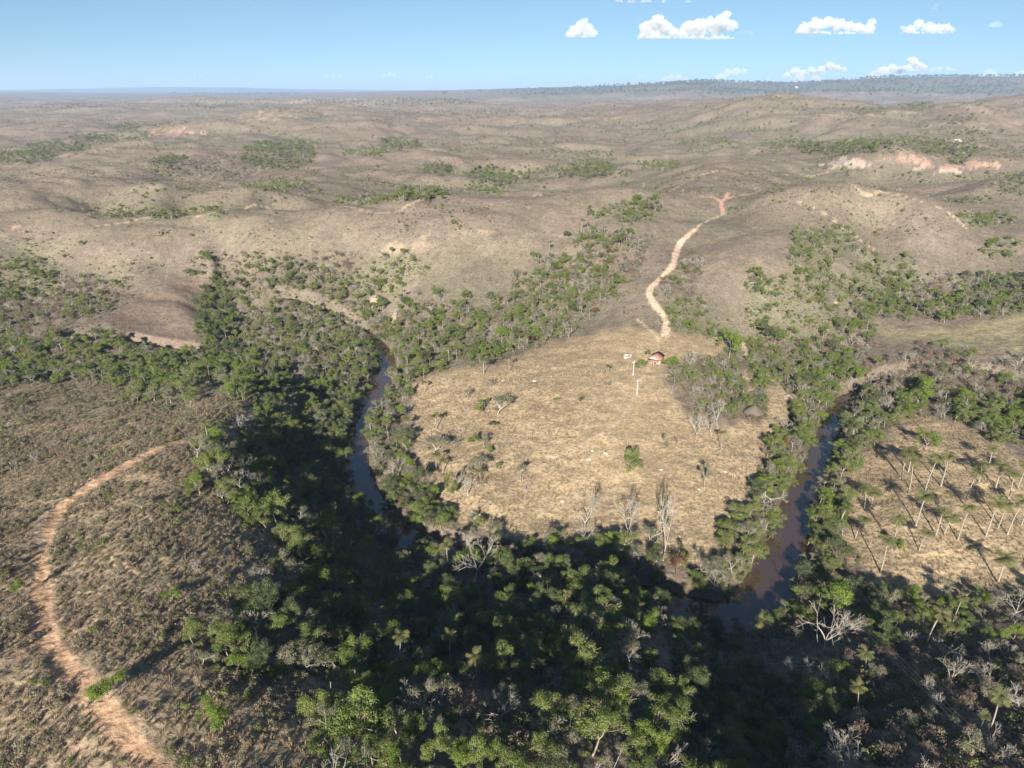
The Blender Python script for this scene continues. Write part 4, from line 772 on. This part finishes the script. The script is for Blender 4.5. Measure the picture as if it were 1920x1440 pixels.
# ------------------------------------------------------------------ mass vegetation
OCC = []        # spots kept clear or already taken: x, y, r
def gridpts(x0, x1, y0, y1, step):
    gx, gy = np.meshgrid(np.arange(x0, x1, step), np.arange(y0, y1, step)); gx = gx.ravel() + rng.uniform(-.5, .5, gx.size) * step; gy = gy.ravel() + rng.uniform(-.5, .5, gy.size) * step
    m = np.abs(gx) < halfw(gy) * .97; return gx[m], gy[m]
def samp(A_, x, y):
    fi = np.interp(y, YS, np.arange(len(YS))).astype(int); fj = np.clip(((np.clip(x / halfw(y), -1, 1) + 1) / 2 * (NC - 1)).round().astype(int), 0, NC - 1); return A_[fi, fj]
MIX = {  # tree density per m2, mix, size
 'g': (.095, dict(green=.50, dark=.08, grey=.24, lime=.13, bare=.05, rust=.005, palm=.035), .66),
 'k': (.10, dict(green=.34, dark=.38, grey=.16, lime=.03, bare=.05, rust=.01, palm=.03), .70),
 'm': (.080, dict(green=.32, dark=.06, grey=.30, lime=.12, bare=.16, rust=.01, palm=.06), .60),
 'b': (.085, dict(green=.08, grey=.16, bare=.30, brown=.45, dark=.01), .58),
 'v': (.055, dict(green=.40, grey=.26, lime=.20, bare=.14, dark=.0), .48),
 's': (.006, dict(green=.22, grey=.48, lime=.06, bare=.24), .32),
 'c': (.055, dict(green=.12, grey=.22, bare=.28, brown=.34, palm=.04), .62),
 'H': (.0022, dict(green=.4, grey=.4, bare=.2), .4), 'h': (.0004, dict(green=.4, grey=.4, bare=.2), .4), 'o': (0, dict(green=1.), .5)}
allT = []
for (y0, y1, step) in ((-60, 420, 3.0), (420, 1000, 6.0), (1000, 2600, 12.0), (2600, 5200, 26.0)):
    x, y = gridpts(-halfw(y1), halfw(y1), y0, y1, step); z = hgt(x, y)
    code = cover(x, y, z); gul = samp(GUL, x, y); dr = river_d(x, y); dirt = samp(DIRT, x, y); mo = samp(mM | mF | mG | mK, x, y); codeg = samp(gM, x, y)
    # near the river banks the wood continues
    u, v, d = proj(x, y, z)
    rr = rng.random(len(x)); sp = np.full(len(x), '', object); size = np.ones(len(x))
    for i, c in enumerate(CODES):
        dn, mix, s0 = MIX[c]; m = code == i; thr = np.full(len(x), dn * step * step)
        if y0 >= 420 and c in 'hHv': thr = thr + np.where(gul < .16, .022, 0) * step * step * (1 if y0 < 1000 else .5)
        cap = .95 if y0 >= 420 else 1.0
        hit = m & (rr < np.minimum(thr, cap)); ks = list(mix); pr_ = np.array([mix[k] for k in ks]); pr_ /= pr_.sum(); idx_ = np.nonzero(hit)[0]
        sp[idx_] = rng.choice(np.array(ks, object), len(idx_), p=pr_); size[idx_] = s0 * rng.uniform(.65, 1.3, len(idx_))
        if y0 >= 420: size[idx_] = np.minimum(size[idx_], .7) * (1.35 if y0 >= 1000 else 1.0) * (1.3 if y0 >= 2600 else 1)
    ok = (sp != '') & ((y > 45) | (z + 9 < 97 - 1.303 * y)) & (np.hypot(x, y) > 14) & (dr > 4.6 + 1.2 * size) & (dirt < .3) & ~mo
    inhero = np.zeros(len(x), bool)
    for hx, hy, hr in OCC + HERO_OCC: inhero |= (x - hx) ** 2 + (y - hy) ** 2 < hr * hr
    ok &= ~inhero; size = np.where((u > 1230) & (u < 1480) & (v > 640) & (v < 810), size * .68, size); size = np.where((v < 770) & (u < 700), size * .85, size); size = np.where(v > 1120, size * .86, size)
    for q in np.nonzero(ok)[0]: allT.append((sp[q], x[q], y[q], z[q], size[q], u[q], v[q], d[q], CODES[code[q]]))
print('trees', len(allT))
# zone phrase for a tree by where it stands
ZT = [(1320, [(280, 'left of the bottom track'), (560, 'right of the bottom track'), (800, 'at the bottom left wood'), (1010, 'low on the dim slope'), (1140, 'at the bottom centre'), (1280, 'right of the bottom centre'), (1560, 'low in the dark hollow'), (1680, 'low in the right thicket'), (1800, 'near the bottom right corner'), (9999, 'in the bottom right corner')]),
  (1180, [(280, 'left of the near track'), (560, 'beside the near dirt track'), (800, 'right of the track hill'), (1010, 'on the dim brown slope'), (1140, 'on the near spur, left half'), (1280, 'on the near spur, right half'), (1560, 'in the bottom right hollow'), (1740, 'in the lower right thicket'), (9999, 'at the lower right corner')]),
  (1080, [(300, 'by the middle dirt track'), (620, 'on the left hill edge'), (740, 'on the lower shaded bluff'), (860, 'left below the white bare tree'), (1020, 'right below the white bare tree'), (1180, 'in the shade behind the spur'), (1380, 'at the river bend'), (1540, 'below the right river reach'), (1720, 'left below the palm field'), (9999, 'right below the palm field')]),
  (980, [(300, 'by the middle dirt track'), (620, 'on the upper left hill edge'), (740, 'on the upper shaded bluff'), (860, 'left of the white bare tree'), (1020, 'left under the meadow'), (1180, 'right under the meadow'), (1380, 'at the lower meadow corner'), (1480, 'on the right meadow bank'), (1620, 'left of the palm field'), (9999, 'in the palm field')]),
  (840, [(440, 'on the shrubby ridge'), (560, 'in the upper shaded hollow'), (660, 'left of the left river reach'), (790, 'right of the left river reach'), (1240, 'in the tan meadow'), (1500, 'on the upper meadow bank'), (1620, 'on the palm field bank'), (9999, 'above the palm field')]),
  (700, [(220, 'on the far left ridge'), (440, 'behind the shrubby ridge'), (560, 'above the shaded hollow'), (680, 'left of the upper river'), (830, 'right of the upper river'), (1240, 'at the upper meadow'), (1400, 'in the grove by the house'), (1540, 'above the right river reach'), (1700, 'in the grey thicket'), (9999, 'right of the grey thicket')]),
  (600, [(180, 'in the left green valley'), (360, 'below the bare brown knob'), (470, 'in the dark ravine'), (600, 'in the pale palm wood'), (720, 'left of the river mouth'), (800, 'right of the river mouth'), (920, 'behind the upper left meadow'), (1060, 'behind the upper middle meadow'), (1200, 'left of the winding track'), (1380, 'above the tiled house'), (1500, 'in the right green valley'), (1640, 'left of the pale fields'), (9999, 'beside the pale green fields')]),
  (520, [(200, 'in the upper left wood'), (360, 'above the bare brown knob'), (470, 'in the upper ravine'), (600, 'right of the upper ravine'), (720, 'in the middle pale wood'), (860, 'on the wooded middle slope'), (1000, 'on the patchy green slope'), (1220, 'on the green slope belt'), (1480, 'right of the winding track'), (1640, 'in the right hill gully'), (9999, 'on the right wooded slope')]),
  (440, [(250, 'on the left hillside'), (480, 'at the left hill foot'), (700, 'at the long hill foot'), (960, 'on the middle hillside'), (1220, 'on the hillside belt'), (1480, 'by the upper track'), (1640, 'in the upper right gully'), (9999, 'on the far right hillside')]),
  (0, [(480, 'in the far left gullies'), (960, 'in the far middle gullies'), (1440, 'in the far central gullies'), (9999, 'in the far right gullies')])]
def zone(u, v, code):
    for v0, l in ZT:
        if v >= v0:
            for u1, ph in l:
                if u < u1: return ph
PEND = []
ORD = 'first second third fourth fifth sixth seventh eighth ninth tenth eleventh twelfth thirteenth fourteenth fifteenth sixteenth seventeenth eighteenth nineteenth twentieth'.split()
def relabel():
    """where several share a description, say which one by its order from the left"""
    by = {}
    for o, ad, ph, u, v in PEND: by.setdefault((ad, ph), []).append((u, v, o))
    for (ad, ph), l in by.items():
        l.sort(key=lambda q: q[0]); n_ = len(l)
        for i, (u, v, o) in enumerate(l):
            if n_ == 1: lab = 'only %s %s' % (ad, ph)
            elif i == 0: lab = 'leftmost %s %s' % (ad, ph)
            elif i == n_ - 1: lab = 'rightmost %s %s' % (ad, ph)
            elif i < 20 and i <= n_ / 2: lab = '%s from left %s %s' % (ORD[i], ad, ph)
            elif n_ - 1 - i < 20: lab = '%s from right %s %s' % (ORD[n_ - 1 - i], ad, ph)
            else: lab = '%s %s' % (ad, ph)
            o['label'] = lab
ADJ = dict(green='mid green leafy tree', dark='dark green leafy tree', lime='bright lime green leafy tree', grey='dusty grey green tree', rust='rust brown leafed tree', bare='pale leafless tree', brown='brown twiggy bare tree', palm='feathery palm')
GRP = dict(leafy_tree='leafy trees of the woods', bare_tree='leafless trees of the woods', palm_tree='palms standing in the woods')
def sizew(s): return 'small' if s < .58 else 'tall' if s > .88 else 'medium'
def visible(x, y, z):
    """is the line from the camera to a point free of ground"""
    t_ = np.linspace(.03, .985, 60)[:, None]; g_ = hgt(x[None] * t_, y[None] * t_); return (g_ < CH + (z[None] - CH) * t_).all(0)
LIMIT = dict(leafy_tree=300 - HERO_N.get('leafy_tree', 0), bare_tree=300 - HERO_N.get('bare_tree', 0), palm_tree=300 - HERO_N.get('palm_tree', 0))
arr = np.array([(t_[1], t_[2], t_[3] + 4 * t_[4], t_[4], t_[5], t_[6], t_[7]) for t_ in allT])
vis = visible(arr[:, 0], arr[:, 1], arr[:, 2]) & (arr[:, 4] > 8) & (arr[:, 4] < 1912) & (arr[:, 5] > 150) & (arr[:, 5] < 1440) & (arr[:, 6] > 5)
score = np.where(vis, arr[:, 3] / np.maximum(arr[:, 6], 1), -1); order = np.argsort(-score)
taken = np.zeros(len(allT), bool)
for q in order:
    k, x, y, z, s, u, v, d, c = allT[q]; nm = CNAME[k]
    if score[q] <= 0 or LIMIT[nm] <= 0: continue
    LIMIT[nm] -= 1; taken[q] = True
    o = place(k, x, y, s, '', GRP[nm], sink=.15); PEND.append((o, '%s %s' % (sizew(s), ADJ[k]), zone(u, v, c), u, v))
rest = {}
for q, t_ in enumerate(allT):
    if not taken[q]: rest.setdefault(t_[0], []).append(t_)
WN = dict(green=('mid_green_woodland', 'mid green broadleaf woodland filling the valleys and banks'), dark=('dark_green_woodland', 'dark green woodland on the shaded bluff and ravines'), lime=('bright_green_woodland', 'bright lime green trees scattered through gullies and banks'),
          grey=('grey_green_woodland', 'dusty grey green half bare woodland over slopes and banks'), rust=('rusty_woodland', 'rust leafed trees dotted in the woods'), bare=('leafless_woodland', 'pale leafless woodland over slopes and valley sides'),
          brown=('brown_thicket', 'brown twiggy thicket of bare trees on the right'), palm=('palm_grove', 'palms growing among the far riverside woods'))
for k, l in rest.items():
    a_ = np.array([(t_[1], t_[2], t_[3], t_[4]) for t_ in l]); scatter(WN[k][0], k, a_[:, 0], a_[:, 1], a_[:, 2], a_[:, 3], WN[k][1], 'woodland', .15)

# shrubs
SD = {'s': (1.15, dict(shrub=.70, dry=.25, bush=.05), .80), 'c': (1.2, dict(shrub=.42, dry=.46, bush=.12), 1.25), 'g': (.34, dict(bush=.65, shrub=.35), .85), 'k': (.12, dict(bush=.6, shrub=.4), .8), 'm': (.40, dict(bush=.45, shrub=.38, dry=.17), .8), 'b': (.45, dict(dry=.6, shrub=.4), 1.1),
      'v': (.50, dict(bush=.6, shrub=.4), .75), 'H': (.20, dict(shrub=.66, dry=.16, bush=.18), .6), 'h': (.06, dict(shrub=.72, dry=.22, bush=.06), .42), 'o': (.05, dict(shrub=.5, dry=.5), .30)}
sh = []
for (y0, y1, step) in ((0, 330, .85), (330, 700, 2.6), (700, 1800, 8.0), (1800, 4200, 22.0)):
    x, y = gridpts(-halfw(y1) * .95, halfw(y1) * .95, y0, y1, step); z = hgt(x, y); code = cover(x, y, z, 3); dr = river_d(x, y); dirt = samp(DIRT, x, y); mo = samp(mM | mF, x, y); mo2 = samp(mG | mK, x, y); den = np.clip(.95 + 1.5 * fbm(x / 14, y / 14, 4, 401), .12, 2)
    ss = np.clip(.8 + 1.0 * fbm(x / 10, y / 10, 4, 402), .35, 1.5)
    rr = rng.random(len(x)); ok = (dr > 5.0) & (dirt < .35)
    code = np.where(mo, CODES.index('o'), np.where(mo2, CODES.index('h'), code))
    for i, c in enumerate(CODES):
        dn, mix, s0 = SD[c]; 
        hit = np.nonzero(ok & (code == i) & (rr < np.minimum(dn * step * step * den, .9 if y0 < 300 else .6)))[0]; ks = list(mix); pr_ = np.array([mix[k] for k in ks]); sp = rng.choice(np.array(ks, object), len(hit), p=pr_ / pr_.sum())
        for q, k in zip(hit, sp):
            s = s0 * rng.uniform(.5, 1.35) * ss[q] * (1 if y0 < 330 else 1.6 if y0 < 700 else 2.2 if y0 < 1800 else 4); sh.append((k, x[q], y[q], z[q], s * (.8 if k == 'bush' else 1)))
print('shrubs', len(sh))
sa = np.array([(t_[1], t_[2], t_[3], t_[4]) for t_ in sh]); su, sv, sd_ = proj(sa[:, 0], sa[:, 1], sa[:, 2]); sk_ = np.array([t_[0] for t_ in sh])
vis = (su > 8) & (su < 1912) & (sv < 1436) & (sd_ > 5) & (sv > 300)
R0 = dict(shrub=.8, dry=.75, bush=1.5)
cnt = dict(shrub=300, bush=300); score = sa[:, 3] * np.array([R0[k] for k in sk_]) / sd_ * vis
tk = np.zeros(len(sh), bool)
cc_ = np.array([CODES[i] for i in cover(sa[:, 0], sa[:, 1], sa[:, 2])])
for q in np.argsort(-score)[:6000]:
    nm = CNAME[sk_[q]]
    if cnt[nm] <= 0 or score[q] <= 0 or (cc_[q] in 'gkm' and nm == 'shrub'): continue
    cnt[nm] -= 1; tk[q] = True
    a_ = dict(shrub='olive brown shrub', dry='dry tan brown shrub', bush='green leafy bush')[sk_[q]]
    o = place(sk_[q], sa[q, 0], sa[q, 1], sa[q, 3], '', dict(shrub='shrubs dotting the dry slopes', bush='green bushes among scrub and woods')[nm], sink=.05); PEND.append((o, '%s %s' % ('large' if sa[q, 3] > 1.15 else 'medium' if sa[q, 3] > .9 else 'low', a_), zone(su[q], sv[q], ''), su[q], sv[q]))
for k, nm, lab in (('shrub', 'olive_scrub', 'olive brown scrub covering the near ridge and hills'), ('dry', 'dry_scrub', 'dry tan scrub covering slopes and thickets'), ('bush', 'green_scrub', 'green bushes as undergrowth of the woods')):
    m = (sk_ == k) & ~tk; scatter(nm, k, sa[m, 0], sa[m, 1], sa[m, 2], sa[m, 3], lab, 'scrub', .05)
relabel()
# grass tufts on the two meadows and the track hill
x, y = gridpts(-130, 260, 40, 260, .8); z = hgt(x, y); mo = samp(mM | mF, x, y); cc = cover(x, y, z); den = fbm(x / 5, y / 5, 3, 501) * .5 + .5
ok = (mo | (np.isin(cc, [7, 8]) & (y < 170))) & (rng.random(len(x)) < den * 1.1) & (samp(DIRT, x, y) < .3) & (river_d(x, y) > 7)
scatter('dry_grass', 'tuft', x[ok], y[ok], z[ok], rng.uniform(.6, 1.7, ok.sum()), 'dry straw grass tufts over the meadows and ridge', 'grass')
print('tufts', ok.sum())

x, y = gridpts(-1500, 6500, 4300, 6400, 42); z = hgt(x, y); ok = rng.random(len(x)) < np.clip(.45 + 1.2 * fbm(x / 400, y / 400, 3, 601), .03, .9) * sstep(-600, 900, x) * sstep(60, 100, z)
scatter('escarpment_woodland', 'dark', x[ok], y[ok], z[ok], rng.uniform(1.6, 3.0, ok.sum()), 'dark bluish woodland on the slopes of the far plateau', 'woodland', 1.0)
# ------------------------------------------------------------------ haze
hz = bpy.data.meshes.new('haze'); X0 = 26500
vv = [(sx * X0, yy_, zz_) for zz_ in (-6, 320) for yy_ in (-900, 27000) for sx in (-1, 1)]
hz.from_pydata(vv, [], [(0, 1, 3, 2), (4, 6, 7, 5), (0, 4, 5, 1), (2, 3, 7, 6), (0, 2, 6, 4), (1, 5, 7, 3)]); hz.update()
bmh = bmesh.new(); bmh.from_mesh(hz); bmesh.ops.recalc_face_normals(bmh, faces=bmh.faces); bmh.to_mesh(hz); bmh.free()
hm = bpy.data.materials.new('haze'); hm.use_nodes = True; t = hm.node_tree; t.nodes.remove(t.nodes['Principled BSDF']); pv = t.nodes.new('ShaderNodeVolumePrincipled')
pv.inputs['Color'].default_value = (.50, .68, 1, 1); pv.inputs['Density'].default_value = 7.5e-5; pv.inputs['Anisotropy'].default_value = 0.0; t.links.new(pv.outputs[0], t.nodes['Material Output'].inputs['Volume'])
hz.materials.append(hm); link('haze', hz, kind='stuff')
